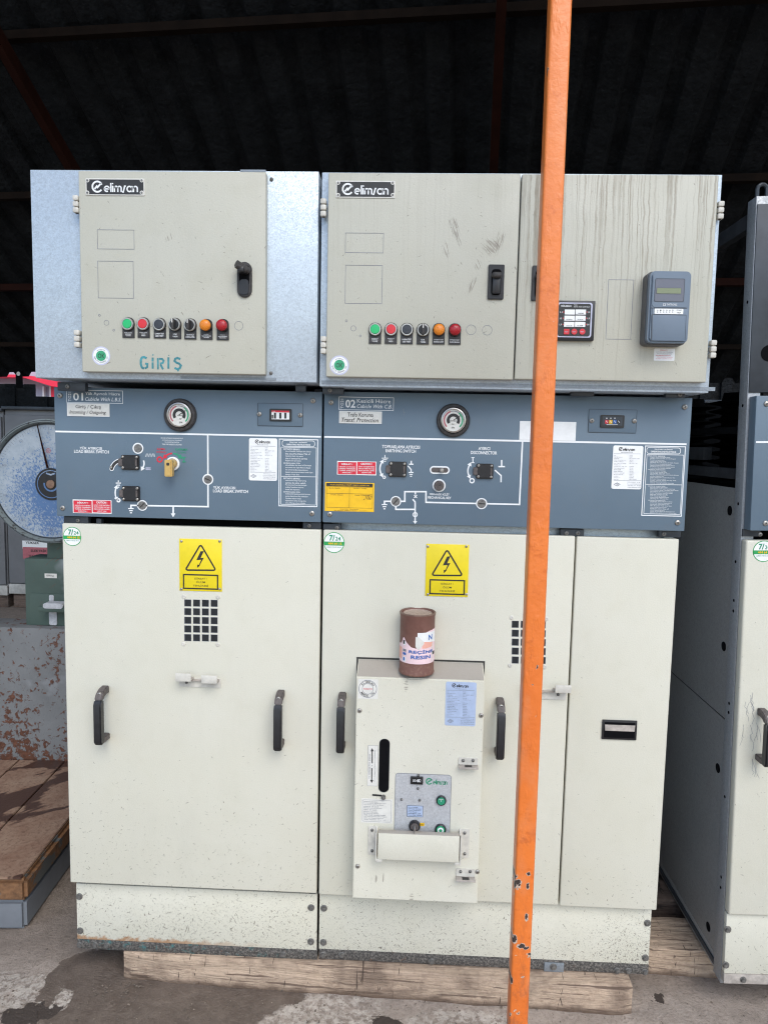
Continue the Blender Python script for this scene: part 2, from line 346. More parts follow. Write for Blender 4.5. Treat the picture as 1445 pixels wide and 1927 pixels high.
M['sticker_green'] = plain('leaf_green_sticker', (.02, .33, .09), .4)
M['btn_green'] = plain('green_button', (.012, .45, .14), .3, var=.05)
M['btn_red'] = plain('red_button', (.62, .02, .03), .3, var=.05)
M['btn_black'] = plain('black_button', (.03, .035, .045), .45, var=.1)
def lens(name, a, b):
    t = Mt(name, .22); v = t.vor(520)
    t.color(t.mix(t.mr(v, .2, .7), a, b)); t.bump(v, .0006, .5); return t.m
M['lens_amber'] = lens('amber_lens', (.62, .17, .012), (.78, .25, .02))
M['lens_red'] = lens('red_lens', (.30, .008, .015), (.42, .012, .02))
M['brass'] = plain('yellow_brass_knob', (.60, .40, .13), .35, .25, var=.1)
M['can'] = None
def can_mat():
    t = Mt('rusty_brown_can', .6); n = t.noise(16, 5, .7)
    c = t.mix(t.mr(n, .35, .7), (.155, .068, .050), (.215, .105, .082))
    low = t.mr(t.Z, .93, .99, 1, 0)
    c = t.mix(t.mth('MULTIPLY', t.mr(t.noise(130, 4), .5, .62, 0, .45), low), c, (.27, .16, .11))
    t.color(c).bump(t.noise(90, 4), .0008, .6); return t.m
M['can'] = can_mat()
M['can_lid'] = plain('dusty_can_lid', (.40, .31, .25), .9, var=.25, scale=120, bump=.001)
M['can_rim'] = plain('can_rim', (.20, .13, .10), .5, .3, var=.3, scale=80)
M['pink'] = plain('pink_paper_label', (.84, .63, .65), .55, var=.06, scale=25)
M['pink_orange'] = plain('faded_orange_label', (.82, .42, .33), .55, var=.06, scale=25)
M['can_blue'] = plain('blue_print', (.03, .13, .42), .5)
M['meter'] = plain('blue_grey_plastic', (.14, .185, .24), .4, var=.06, scale=12)
M['meter_side'] = plain('dusty_grey_plastic', (.115, .115, .115), .6, var=.2, scale=25)
M['meter_win'] = plain('smoked_window', (.13, .135, .165), .2, var=.04)
M['lcd'] = plain('lcd_olive', (.20, .235, .13), .3, var=.05)
M['gap_paint'] = plain('cream_bracket_paint', (.58, .56, .50), .45, var=.15, scale=50)
M['bracket_dusty'] = plain('dusty_cream_bracket', (.40, .36, .32), .6, var=.25, scale=60)
M['back_cab'] = plain('grey_cabinet_paint', (.175, .178, .185), .5, var=.12, scale=4)
M['back_cab_low'] = plain('light_plinth_paint', (.42, .41, .38), .6, var=.25, scale=14)
M['faded_red'] = plain('faded_red_label', (.42, .12, .14), .5, var=.15)
M['bldg'] = plain('pale_wall', (.42, .42, .50), .7, var=.08, scale=2)
M['fascia'] = plain('bright_red_fascia', (.85, .03, .07), .5, var=.05, scale=2)
M['gravel'] = plain('gravel_stone', (.14, .112, .088), .85, var=.5, scale=30)
M['insulator'] = plain('dark_insulator', (.0015, .0015, .0015), .9, spec=.03)
M['chrome'] = plain('satin_chrome', (.45, .43, .40), .3, .8, var=.15, scale=90)

# ---------------------------------------------------------------- mesh builder
def tag(o, label=None, cat=None, group=None, kind=None):
    if label: o['label'] = label
    if cat: o['category'] = cat
    if group: o['group'] = group
    if kind: o['kind'] = kind
    return o
ROOTLOC = {}
def thing(name, loc, label, cat, group=None):
    o = bpy.data.objects.new(name, None); COL.objects.link(o); o.location = loc; o.empty_display_size = .1
    ROOTLOC[o.name] = Vector(loc); return tag(o, label, cat, group)
def rootof(o):
    while o.parent: o = o.parent
    return o
class G:
    def __init__(s): s.bm = bmesh.new(); s.mats = []
    def mi(s, k):
        if k not in s.mats: s.mats.append(k)
        return s.mats.index(k)
    def poly(s, vs, mat):
        vv = [s.bm.verts.new(v) for v in vs]
        try: f = s.bm.faces.new(vv); f.material_index = s.mi(mat)
        except ValueError: pass
    def merge(s, b, mat):
        k = s.mi(mat); mp = {}
        for v in b.verts: mp[v] = s.bm.verts.new(v.co)
        for f in b.faces:
            try: nf = s.bm.faces.new([mp[v] for v in f.verts]); nf.material_index = k
            except ValueError: pass
        b.free()
    def box(s, x0, x1, y0, y1, z0, z1, mat, bev=0., seg=2):
        b = bmesh.new(); vs = [b.verts.new((x, y, z)) for x in (x0, x1) for y in (y0, y1) for z in (z0, z1)]
        for f in ((0,1,3,2), (4,6,7,5), (0,4,5,1), (2,3,7,6), (0,2,6,4), (1,5,7,3)): b.faces.new([vs[i] for i in f])
        bmesh.ops.recalc_face_normals(b, faces=b.faces)
        if bev: bmesh.ops.bevel(b, geom=b.edges[:], offset=bev, segments=seg, affect='EDGES', profile=.5)
        s.merge(b, mat)
    def rect(s, px, Y, d, mat, bev=0., seg=2):   # photo-measured rectangle -> slab on plane Y, thickness d going back
        x0, x1, z0, z1 = RC(*px, Y); s.box(x0, x1, Y, Y+d, z0, z1, mat, bev, seg)
    def flat(s, px, Y, mat):
        x0, x1, z0, z1 = RC(*px, Y); s.poly([(x0, Y, z0), (x1, Y, z0), (x1, Y, z1), (x0, Y, z1)], mat)
    def prism(s, pts, Y, d, mat, bev=0.):
        b = bmesh.new(); f = b.faces.new([b.verts.new((x, Y, z)) for x, z in pts])
        if d:
            r = bmesh.ops.extrude_face_region(b, geom=[f]); bmesh.ops.translate(b, vec=(0, d, 0), verts=[v for v in r['geom'] if isinstance(v, bmesh.types.BMVert)])
            bmesh.ops.recalc_face_normals(b, faces=b.faces)
            if bev: bmesh.ops.bevel(b, geom=[e for e in b.edges if all(abs(v.co.y-Y) < 1e-6 for v in e.verts)], offset=bev, segments=2, affect='EDGES')
        s.merge(b, mat)
    def rrect(s, x0, x1, z0, z1, r, Y, d, mat, bev=0., seg=5):
        s.prism(rr_pts(x0, x1, z0, z1, r, seg), Y, d, mat, bev)
    def rrectpx(s, px, rpx, Y, d, mat, bev=0.):
        x0, x1, z0, z1 = RC(*px, Y); s.rrect(x0, x1, z0, z1, rpx*SC(Y), Y, d, mat, bev)
    def disc(s, cx, cz, r, Y, d, mat, seg=28, bev=0.):
        s.prism([(cx+r*math.cos(2*PI*i/seg), cz+r*math.sin(2*PI*i/seg)) for i in range(seg)], Y, d, mat, bev)
    def ring(s, cx, cz, r0, r1, Y, d, mat, seg=32):     # annulus facing -y
        a = [(math.cos(2*PI*i/seg), math.sin(2*PI*i/seg)) for i in range(seg)]
        for i in range(seg):
            j = (i+1) % seg; p, q = a[i], a[j]
            s.poly([(cx+r0*p[0], Y, cz+r0*p[1]), (cx+r1*p[0], Y, cz+r1*p[1]), (cx+r1*q[0], Y, cz+r1*q[1]), (cx+r0*q[0], Y, cz+r0*q[1])], mat)
            if d:
                s.poly([(cx+r1*p[0], Y, cz+r1*p[1]), (cx+r1*p[0], Y+d, cz+r1*p[1]), (cx+r1*q[0], Y+d, cz+r1*q[1]), (cx+r1*q[0], Y, cz+r1*q[1])], mat)
                s.poly([(cx+r0*q[0], Y, cz+r0*q[1]), (cx+r0*q[0], Y+d, cz+r0*q[1]), (cx+r0*p[0], Y+d, cz+r0*p[1]), (cx+r0*p[0], Y, cz+r0*p[1])], mat)
    def cyl(s, p0, p1, r, mat, seg=20, r2=None, caps=True):
        p0, p1 = Vector(p0), Vector(p1); r2 = r if r2 is None else r2
        ax = (p1-p0).normalized(); u = ax.orthogonal().normalized(); v = ax.cross(u)
        b = bmesh.new()
        A = [b.verts.new(p0+(u*math.cos(2*PI*i/seg)+v*math.sin(2*PI*i/seg))*r) for i in range(seg)]
        B = [b.verts.new(p1+(u*math.cos(2*PI*i/seg)+v*math.sin(2*PI*i/seg))*r2) for i in range(seg)]
        for i in range(seg): b.faces.new((A[i], A[(i+1) % seg], B[(i+1) % seg], B[i]))
        if caps: b.faces.new(A[::-1]); b.faces.new(B)
        s.merge(b, mat)
    def lathe(s, prof, cx, cy, cz, mat, axis='y', seg=32, caps=True):   # prof: (radius, along axis)
        b = bmesh.new(); rows = []
        for r, h in prof:
            row = []
            for i in range(seg):
                a = 2*PI*i/seg; c_, s_ = r*math.cos(a), r*math.sin(a)
                row.append(b.verts.new((cx+c_, cy+h, cz+s_) if axis == 'y' else (cx+c_, cy+s_, cz+h)))
            rows.append(row)
        for a, c in zip(rows, rows[1:]):
            for i in range(seg): b.faces.new((a[i], a[(i+1) % seg], c[(i+1) % seg], c[i]))
        if caps and prof[0][0] > 1e-5: b.faces.new(rows[0])
        if caps and prof[-1][0] > 1e-5: b.faces.new(rows[-1])
        bmesh.ops.remove_doubles(b, verts=b.verts, dist=1e-6)
        bmesh.ops.recalc_face_normals(b, faces=b.faces)
        s.merge(b, mat)
    def stroke(s, pts, wd, Y, mat, closed=False):   # painted line on plane Y; pts are (x, z)
        pts = [Vector(p) for p in pts]; n = len(pts); L = []; Rr = []
        for i in range(n):
            a = pts[i-1] if (i > 0 or closed) else None; c = pts[(i+1) % n] if (i < n-1 or closed) else None
            d1 = (pts[i]-a).normalized() if a is not None else None; d2 = (c-pts[i]).normalized() if c is not None else None
            if d1 is None: d1 = d2
            if d2 is None: d2 = d1
            n1 = Vector((-d1.y, d1.x)); n2 = Vector((-d2.y, d2.x)); mm = (n1+n2)
            mm = mm.normalized() if mm.length > 1e-6 else n1
            k = wd/2/max(.45, mm.dot(n1)); L.append(pts[i]+mm*k); Rr.append(pts[i]-mm*k)
        for i in range(n if closed else n-1):
            j = (i+1) % n
            s.poly([(Rr[i].x, Y, Rr[i].y), (Rr[j].x, Y, Rr[j].y), (L[j].x, Y, L[j].y), (L[i].x, Y, L[i].y)], mat)
    def line(s, pts, wpx, Y, mat, closed=False):
        s.stroke([P(x, y, Y) for x, y in pts], wpx*SC(Y), Y, mat, closed)
    def frame(s, px, wpx, Y, mat):
        x0, x1, z0, z1 = RC(*px, Y); s.stroke([(x0, z0), (x1, z0), (x1, z1), (x0, z1)], wpx*SC(Y), Y, mat, True)
    def rframe(s, px, rpx, wpx, Y, mat):
        x0, x1, z0, z1 = RC(*px, Y); s.stroke(rr_pts(x0, x1, z0, z1, rpx*SC(Y), 5), wpx*SC(Y), Y, mat, True)
    def arc(s, cx, cy, rpx, a0, a1, wpx, Y, mat, n=16, head=0):
        x, z = P(cx, cy, Y); k = SC(Y)
        pts = [(x+rpx*k*math.cos(R_(a0+(a1-a0)*i/n)), z+rpx*k*math.sin(R_(a0+(a1-a0)*i/n))) for i in range(n+1)]
        s.stroke(pts, wpx*k, Y, mat)
        def hd(p, q):
            d = (Vector(p)-Vector(q)).normalized(); nn = Vector((-d.y, d.x)); p = Vector(p); h = wpx*k*1.6
            s.poly([(v.x, Y, v.y) for v in (p+nn*h, p+d*h*1.7, p-nn*h)], mat)
        if head & 1: hd(pts[0], pts[1])
        if head & 2: hd(pts[-1], pts[-2])
    def text(s, txt, px, Y, mat, bold=0., italic=0., rot=0, fit=True, align='C'):
        x0, x1, z0, z1 = RC(*px, Y); b = text_bm(txt, bold, italic)
        if b is None: return
        if rot: bmesh.ops.rotate(b, verts=b.verts, cent=(0, 0, 0), matrix=Matrix.Rotation(R_(rot), 3, 'Z'))
        xs = [v.co.x for v in b.verts]; ys = [v.co.y for v in b.verts]
        w0, h0 = max(xs)-min(xs), max(ys)-min(ys); sx, sy = (x1-x0)/w0, (z1-z0)/h0
        if not fit: sx = min(sx, sy*1.02)
        ox = {'C': (x0+x1)/2-w0*sx/2, 'L': x0, 'R': x1-w0*sx}[align]; mx, my = min(xs), min(ys)
        for v in b.verts: v.co = (ox+(v.co.x-mx)*sx, Y, z0+(v.co.y-my)*sy)
        s.merge(b, mat)
    def build(s, name, parent=None, label=None, smooth=True, split=False):
        if split:
            s.bm.verts.ensure_lookup_table(); seen = set(); isl = []
            for v in s.bm.verts:
                if v in seen: continue
                st = [v]; seen.add(v); cur = set()
                while st:
                    a = st.pop(); cur.add(a)
                    for e in a.link_edges:
                        b_ = e.other_vert(a)
                        if b_ not in seen: seen.add(b_); st.append(b_)
                isl.append(cur)
            outs = []
            for cur in isl:
                h = G(); h.mats = list(s.mats); mp = {v: h.bm.verts.new(v.co) for v in cur}
                for f in {f for v in cur for f in v.link_faces}:
                    nf = h.bm.faces.new([mp[v] for v in f.verts]); nf.material_index = f.material_index
                outs.append(h.build(name, parent, label, smooth))
            s.bm.free(); return outs[0]
        me = bpy.data.meshes.new(name)
        off = Vector((0, 0, 0))
        if parent is not None: off = ROOTLOC[rootof(parent).name]
        for v in s.bm.verts: v.co -= off
        s.bm.to_mesh(me); s.bm.free()
        for k in s.mats: me.materials.append(M[k])
        if smooth:
            for p in me.polygons: p.use_smooth = True
            me.set_sharp_from_angle(angle=R_(32))
        o = bpy.data.objects.new(name, me); COL.objects.link(o)
        if parent is not None: o.parent = parent
        if label: o['label'] = label
        return o
def SC(Y): return (Y-CAMLOC.y)/FPX      # metres per photo pixel on the plane y=Y
def rr_pts(x0, x1, z0, z1, r, seg=5):
    r = min(r, (x1-x0)/2-1e-5, (z1-z0)/2-1e-5); out = []
    for cx, cz, a in ((x1-r, z1-r, 0), (x0+r, z1-r, 90), (x0+r, z0+r, 180), (x1-r, z0+r, 270)):
        for i in range(seg+1):
            t = R_(a+90*i/seg); out.append((cx+r*math.cos(t), cz+r*math.sin(t)))
    return out
def text_bm(txt, bold, italic):
    c = bpy.data.curves.new('lettering', 'FONT'); c.body = txt; c.size = 1; c.offset = bold*.75+.004; c.shear = italic; c.resolution_u = 2
    o = bpy.data.objects.new('lettering', c); COL.objects.link(o)
    bpy.context.view_layer.update()
    me = bpy.data.meshes.new_from_object(o.evaluated_get(bpy.context.evaluated_depsgraph_get()))
    b = bmesh.new(); b.from_mesh(me)
    bpy.data.objects.remove(o); bpy.data.curves.remove(c); bpy.data.meshes.remove(me)
    if not b.verts: b.free(); return None
    return b

# ---- the maker's mark: round emblem and lower-case lettering drawn as strokes
def arcp(cx, cy, r, a0, a1, n=14): return [(cx+r*math.cos(R_(a0+(a1-a0)*i/n)), cy+r*math.sin(R_(a0+(a1-a0)*i/n))) for i in range(n+1)]
def logo(g, px, Y, mat, bold=1.):
    x0, x1, z0, z1 = RC(*px, Y); W, H = x1-x0, z1-z0
    S = []; emb = []
    emb.append(arcp(0, 0, 1, 35, 325, 24)); emb.append([(-.55, -.45), (-.1, .1), (.05, -.12), (.62, .5), (1.0, .55)])
    k = H/2.3; ex, ez = x0+k*1.1, z0+H/2
    for st in emb: g.stroke([(ex+a*k, ez+b*k) for a, b in st], .34*k*bold, Y, mat)
    L = [(1.15, [[(.08, .5), (.92, .5)]+arcp(.5, .5, .42, 0, 300)]), (.32, [[(.08, 0), (.08, 1.45)]]),
         (.32, [[(.08, 0), (.08, 1)], [(.08, 1.25), (.08, 1.45)]]),
         (1.5, [[(.08, 0), (.08, .92)], arcp(.38, .62, .3, 180, 0, 8)+[(.68, 0)], arcp(.98, .62, .3, 180, 0, 8)+[(1.28, 0)]]),
         (.75, [[(-.05, .02), (.15, .02), (.4, .95), (.62, .95)]]),
         (1.15, [arcp(.5, .5, .42, 0, 360, 20), [(.95, 0), (.95, 1)]]),
         (1.0, [[(.08, 0), (.08, .92)], arcp(.42, .58, .34, 180, 0, 8)+[(.76, 0)]])]
    tot = sum(a for a, _ in L); tx = x0+k*2.45; sx = (x1-tx)/tot; sz = H*.55; cx = tx
    zz = z0+H*.06
    for adv, sts in L:
        for st in sts: g.stroke([(cx+a*sx, zz+b*sz*.95) for a, b in st], .225*min(sx, sz)*bold*1.1, Y, mat)
        cx += adv*sx

# ---------------------------------------------------------------- small hardware
def screw(parent, px, py, Y, rpx=5., name='screw', mat='zinc', kind='pozi'):
    x, z = P(px, py, Y); r = rpx*SC(Y); g = G()
    if kind == 'hex':
        g.lathe([(r*1.15, 0), (r*1.15, -.0015), (r*1.0, -.002)], x, Y, z, mat, seg=24)
        a0 = random.random()*60
        g.prism([(x+r*.82*math.cos(R_(a0+60*i)), z+r*.82*math.sin(R_(a0+60*i))) for i in range(6)], Y-.0075, .006, mat, .0008)
    else:
        g.lathe([(r, 0), (r, -.0012), (r*.9, -.0028), (r*.62, -.0040), (r*.36, -.0044)], x, Y, z, mat, seg=20)
        a0 = random.random()*90
        for k in (0, 90):
            c, s_ = math.cos(R_(a0+k)), math.sin(R_(a0+k))
            g.stroke([(x-c*r*.42, z-s_*r*.42), (x+c*r*.42, z+s_*r*.42)], r*.2, Y-.0047-(k/90)*.0003, 'recess')
    return g.build(name, parent)
def rivet(parent, px, py, Y, rpx, mat='gap_paint'):
    x, z = P(px, py, Y); r = rpx*SC(Y); g = G()
    g.lathe([(r, 0), (r*.9, -.0016), (r*.45, -.0024), (r*.35, -.0016), (0, -.0016)], x, Y, z, mat, seg=18)
    return g.build('rivet', parent)

def hinge(parent, px, y0, y1, Y):
    g = G(); x, _ = P(px, (y0+y1)/2, Y); za = P(px, y1, Y)[1]; zb = P(px, y0, Y)[1]; h = (zb-za)/3
    for i in range(3): g.box(x-.0075, x+.0075, Y-.016, Y+.004, za+i*h+.001, za+(i+1)*h-.001, 'gap_paint', .003)
    g.cyl((x, Y-.006, za+.001), (x, Y-.006, zb-.001), .0045, 'zinc', 10)
    return g.build('hinge', parent)

# instruction-like small print: rows of words on a label
WORDS = 'Kapak kilidini açınız Topraklama ayırıcısını kapatınız Yük ayırıcısını açma kurma koluyla Close the earthing switch by operating handle Open the load break switch turning Charge the closing spring of the line Remove handle and check indicator lamps Devreye alma Put into service'.split()
def rows(g, px, n, Y, mat, seed=0, heads=(), left=.06, maxw=1., indent=0.):
    rnd = random.Random(seed); x0, y0, x1, y1 = px; h = (y1-y0)/n
    for i in range(n):
        L = maxw*rnd.uniform(.5, .97)
        if i in heads: L = .5; txt = rnd.choice(['DEVREYE ALMAK İÇİN', 'DEVREDEN ÇIKARMAK İÇİN', 'PUT INTO SERVICE'])
        else:
            txt = ' '.join(rnd.choice(WORDS) for _ in range(max(2, int((x1-x0)*L/9))))
        xa = x0+(x1-x0)*left; a = xa + (0 if i in heads else (x1-x0)*indent)
        g.text(txt, (a, y0+h*i+h*.14, xa+(x1-xa)*L, y0+h*i+h*.86), Y, mat, .02 if i in heads else .006)

def nameplate(parent, px, Y):
    g = G(); g.rrectpx(px, 1.5, Y-.0022, .0022, 'offwhite', .0004); x0, y0, x1, y1 = px
    g.rrectpx((x0+2, y0+2, x1-2, y1-2), 3, Y-.0026, .0003, 'print_black')
    logo(g, (x0+12, y0+4.5, x1-11, y1-5), Y-.0031, 'white')
    for a in (x0+4.5, x1-4.5):
        for b in (y0+4.5, y1-4.5):
            x, z = P(a, b, Y); g.disc(x, z, .005, Y-.0029, .0004, 'offwhite', 14); g.disc(x, z, .0026, Y-.0045, .002, 'zinc_dark', 12)
    return g.build('nameplate', parent)
def ok_sticker(parent, cx, cy, Y, rp=17.5):
    x, z = P(cx, cy, Y); k = SC(Y); r = rp*k; g = G()
    g.disc(x, z, r, Y-.0004, 0, 'lilac', 40); g.disc(x, z, r*.86, Y-.0008, 0, 'white_label', 40)
    g.disc(x, z, r*.55, Y-.0012, 0, 'ok_green', 32)
    g.text('OK', (cx-6.2, cy-4.4, cx+6.2, cy+4.4), Y-.0016, 'print_black', .0)
    for txt, a0, a1 in (('elimsan', 125, 55), ('QUALITY CONTROL 123', 400, 130)):
        for i, ch in enumerate(txt):
            if ch == ' ': continue
            a = a0+(a1-a0)*i/(len(txt)-1) if txt == 'elimsan' else 190+(160+0)*(i/(len(txt)-1))
            b = text_bm(ch, .02, 0)
            if b is None: continue
            xs = [v.co.x for v in b.verts]; ox = (max(xs)+min(xs))/2; s_ = r*.2
            rot = a-90 if txt == 'elimsan' else a+90
            rr = r*.7
            for v in b.verts:
                u, w_ = (v.co.x-ox)*s_, (v.co.y-.35)*s_; c, sn = math.cos(R_(rot)), math.sin(R_(rot))
                v.co = (x+rr*math.cos(R_(a))+u*c-w_*sn, Y-.0012, z+rr*math.sin(R_(a))+u*sn+w_*c)
            g.merge(b, 'print_grey')
    return g.build('quality_sticker', parent)
def outline(g, px, Y, mat='print_grey'): g.frame(px, .8, Y, mat)

def operator(parent, cx, top, bot, Y, kind, lines, tilt=0.):
    """22 mm pilot device: legend plate, bezel and cap."""
    x, zt = P(cx, top, Y); zb = P(cx, bot, Y)[1]; k = SC(Y); hw = .0158; hc = zt-hw-.002
    g = G(); g.lathe([(.0160, -.003), (.0160, -.009), (.0145, -.011), (.0125, -.011), (.0125, -.008)], x, Y, hc, 'black' if 'lamp' in kind else 'chrome', seg=36)
    if 'lamp' not in kind: g.lathe([(.0172, -.002), (.0172, -.005), (.016, -.006)], x, Y, hc, 'black', seg=36)
    root = g.build('pilot_light' if 'lamp' in kind else ('selector_switch' if kind == 'sel' else 'push_button'), parent)
    g = G(); g.rrect(x-hw, x+hw, zb, zt, .0155*.9, Y-.003, .003, 'black', .0006)
    g.box(x-hw, x+hw, Y-.0031, Y-.0001, zb, zb+.012, 'black')
    g.rrect(x-hw*.86, x+hw*.86, zb+.0025, zb+.0165, .001, Y-.0036, .0003, 'black_dusty')
    n = len(lines); hh = (.0115)/n
    for i, t in enumerate(lines):
        b = text_bm(t, .015, 0); xs = [v.co.x for v in b.verts]; ys = [v.co.y for v in b.verts]
        wmax = hw*1.5*min(1, len(t)/9); s_x = wmax/(max(xs)-min(xs)); s_y = hh*.66/(max(ys)-min(ys))
        for v in b.verts: v.co = (x-wmax/2+(v.co.x-min(xs))*s_x, Y-.0041, zb+.0155-hh*(i+1)+(v.co.y-min(ys))*s_y)
        g.merge(b, 'white')
    g.build('legend_plate', root)
    g = G()
    if kind in ('green', 'red', 'blackb'):
        mt = {'green': 'btn_green', 'red': 'btn_red', 'blackb': 'btn_black'}[kind]
        g.lathe([(.0122, -.008), (.0122, -.0105), (.0112, -.0122), (.0001, -.0128)], x, Y, hc, mt, seg=30)
        g.build('button_cap', root)
    elif kind == 'sel':
        g.lathe([(.0122, -.008), (.0122, -.012), (.0112, -.014), (.0001, -.014)], x, Y, hc, 'black', seg=30)
        g.box(x-.0035, x+.0035, Y-.027, Y-.012, hc-.0135, hc+.0125, 'black_dusty', .0012)
        g.box(x-.0012, x+.0012, Y-.0276, Y-.0268, hc+.002, hc+.012, 'offwhite')
        g.build('selector_knob', root)
    else:
        g.lathe([(.0135, -.006), (.0146, -.012), (.0140, -.018), (.011, -.0215), (.006, -.0232), (.0001, -.0237)], x, Y, hc, 'lens_amber' if kind == 'lampa' else 'lens_red', seg=32)
        g.build('lamp_lens', root)
    return root

def pull_handle(parent, pxc, y0, y1, Y):
    """black bow handle bolted to the door; pxc, y0, y1 measured where its feet meet the door"""
    x, zt = P(pxc, y0, Y); zb = P(pxc, y1, Y)[1]; h = .0105
    zt += .002; zb -= .004
    o = bpy.data.objects.new('door_handle', None); COL.objects.link(o); o.parent = rootof(parent); o.empty_display_size = .05
    def side_(pts, hh, mat, bev, name):
        b = bmesh.new(); n = len(pts); A = [b.verts.new((x-hh, Y+a, c)) for a, c in pts]; B = [b.verts.new((x+hh, Y+a, c)) for a, c in pts]
        b.faces.new(A); b.faces.new(B)
        for i in range(n): b.faces.new((A[i], A[(i+1) % n], B[(i+1) % n], B[i]))
        bmesh.ops.recalc_face_normals(b, faces=b.faces); bmesh.ops.bevel(b, geom=b.edges[:], offset=bev, segments=2, affect='EDGES')
        g = G(); g.merge(b, mat); return g.build(name, o)
    side_([(0, zt), (-.024, zt-.001), (-.045, zt-.010), (-.056, zt-.026), (-.038, zt-.030), (-.030, zt-.023), (-.012, zt-.020), (0, zt-.022)], h, 'black_brown', .0022, 'handle_foot')
    side_([(0, zb), (-.030, zb), (-.050, zb+.006), (-.040, zb+.022), (-.030, zb+.017), (0, zb+.018)], h, 'black_brown', .0022, 'handle_foot')
    side_([(-.0555, zt-.0255), (-.0625, zt-.040), (-.0625, zb+.012), (-.056, zb+.002), (-.043, zb+.001), (-.038, zb+.018), (-.038, zt-.030)], h+.0008, 'black', .003, 'handle_grip')
    g = G()
    for z in (zt-.013,):
        g.lathe([(.006, .006), (.006, -.001), (.004, -.002), (.0035, .0), (0, .0)], x, Y-.044, z, 'zinc', seg=16)
    g.build('handle_bolt', o)
    return o

def swing_latch(parent, px, Y, open_=False):
    x0, x1, z0, z1 = RC(*px, Y); cx = (x0+x1)/2; g = G()
    if open_: g.rrect(x0, x1, z0, z1, (x1-x0)/2, Y-.007, .007, 'black_dusty', .002); g.rrect(x0+.006, x1-.006, z0+.03, z1-.01, .006, Y-.0074, .0005, 'void')
    else:
        g.rrect(x0, x1, z0, z1, .003, Y-.006, .006, 'black', .0015); g.rrect(x0+.008, x1-.008, z0+.01, z1-.012, .008, Y-.0066, .0005, 'void')
    o = g.build('door_latch', parent); g = G()
    if open_:
        g.rrect(x0+.007, x1-.007, z0+.006, z0+.045, .008, Y-.010, .004, 'black', .001)
        g.box(cx-.009, cx+.007, Y-.045, Y-.005, z1-.034, z1-.020, 'black', .003)
        g.cyl((cx-.012, Y-.045, z1-.018), (cx+.010, Y-.03, z1-.026), .008, 'black_dusty', 14)
        g.cyl((cx-.015, Y-.03, z1-.010), (cx+.012, Y-.008, z1-.024), .009, 'black_dusty', 14)
    else:
        g.box(cx-.010, cx+.010, Y-.016, Y-.005, z0+.012, z0+.055, 'black', .002)
        g.box(cx-.0125, cx+.0125, Y-.026, Y-.008, z0+.050, z1-.022, 'black_dusty', .006, 3)
    g.build('latch_lever', o); return o

def gauge(parent, cx, cy, Y, cab):
    x, z = P(cx, cy, Y); k = SC(Y); g = G(); R1 = 31*k; R2 = 21*k
    g.lathe([(R1, 0), (R1, -.006), (R1*.93, -.011), (R2*1.18, -.013), (R2*1.10, -.010), (R2*1.06, -.010)], x, Y, z, 'black_dusty', seg=48)
    g.lathe([(R2*1.09, -.010), (R2*1.09, -.0165), (R2*.98, -.0175), (R2*.95, -.0150), (R2*.95, -.012)], x, Y, z, 'chrome', seg=48)
    o = g.build('pressure_gauge', parent); g = G(); F = Y-.0125
    g.disc(x, z, R2*.96, F, .002, 'offwhite', 40)
    def a_(r, a0, a1, w_, mat, yy, n=20): g.stroke([(x+r*math.cos(R_(a0+(a1-a0)*i/n)), z+r*math.sin(R_(a0+(a1-a0)*i/n))) for i in range(n+1)], w_, yy, mat)
    a_(R2*.80, 225, 110, R2*.13, 'faded_red', F-.0004); a_(R2*.80, 55, -45, R2*.13, 'ok_green', F-.0004); a_(R2*.80, 110, 55, R2*.06, 'print_grey', F-.0004)
    a_(R2*.46, 215, -35, R2*.26, 'print_black', F-.0004)
    g.disc(x, z-R2*.1, R2*.3, F-.0008, 0, 'offwhite', 20)
    g.text('elimsan', (cx-6, cy-1, cx+6, cy+2), F-.0012, 'print_black'); g.text('bar', (cx-2, cy+5, cx+2, cy+8), F-.0012, 'print_black')
    g.text('SF6', (cx-3, cy+12, cx+3, cy+15), F-.0012, 'print_black')
    g.build('dial_face', o); g = G()
    g.stroke([(x, z), (x+R2*.72*math.cos(R_(35)), z+R2*.72*math.sin(R_(35)))], R2*.06, F-.002, 'print_black'); g.build('needle', o)
    return o

def lock_cover(parent, px, Y):
    x0, x1, z0, z1 = RC(*px, Y); g = G()
    g.rrect(x0, x1, z0, z1, .005, Y-.005, .005, 'black', .001)
    cz = (z0+z1)/2; g.rrect(x0-.008, x0+.01, cz-.011, cz+.011, .004, Y-.006, .006, 'black_brown', .001)
    o = g.build('operating_shaft_cover', parent); g = G(); h = (z1-z0)
    pts = [(x1-.004, z0+.003), (x1-.004, z1-.003), (x0+.014, z1-.003)] + [(x0+.016-(.012)*math.sin(R_(t)), cz+(h/2-.003)*math.cos(R_(t))) for t in range(10, 180, 17)] + [(x0+.014, z0+.003)]
    g.prism(pts, Y-.0085, .0036, 'black', .0008); g.build('cover_flap', o); g = G()
    g.cyl((x1-.007, Y-.009, z0+.012), (x1-.007, Y-.009, z1-.012), .003, 'black_brown', 10)
    for a in (x0+.006, x1-.006):
        for b in (z0+.006, z1-.006):
            g.lathe([(.0036, -.005), (.0036, -.0095), (.002, -.0105), (.0018, -.009), (0, -.009)], a, Y, b, 'zinc', seg=12)
    g.build('cover_screws', o); return o

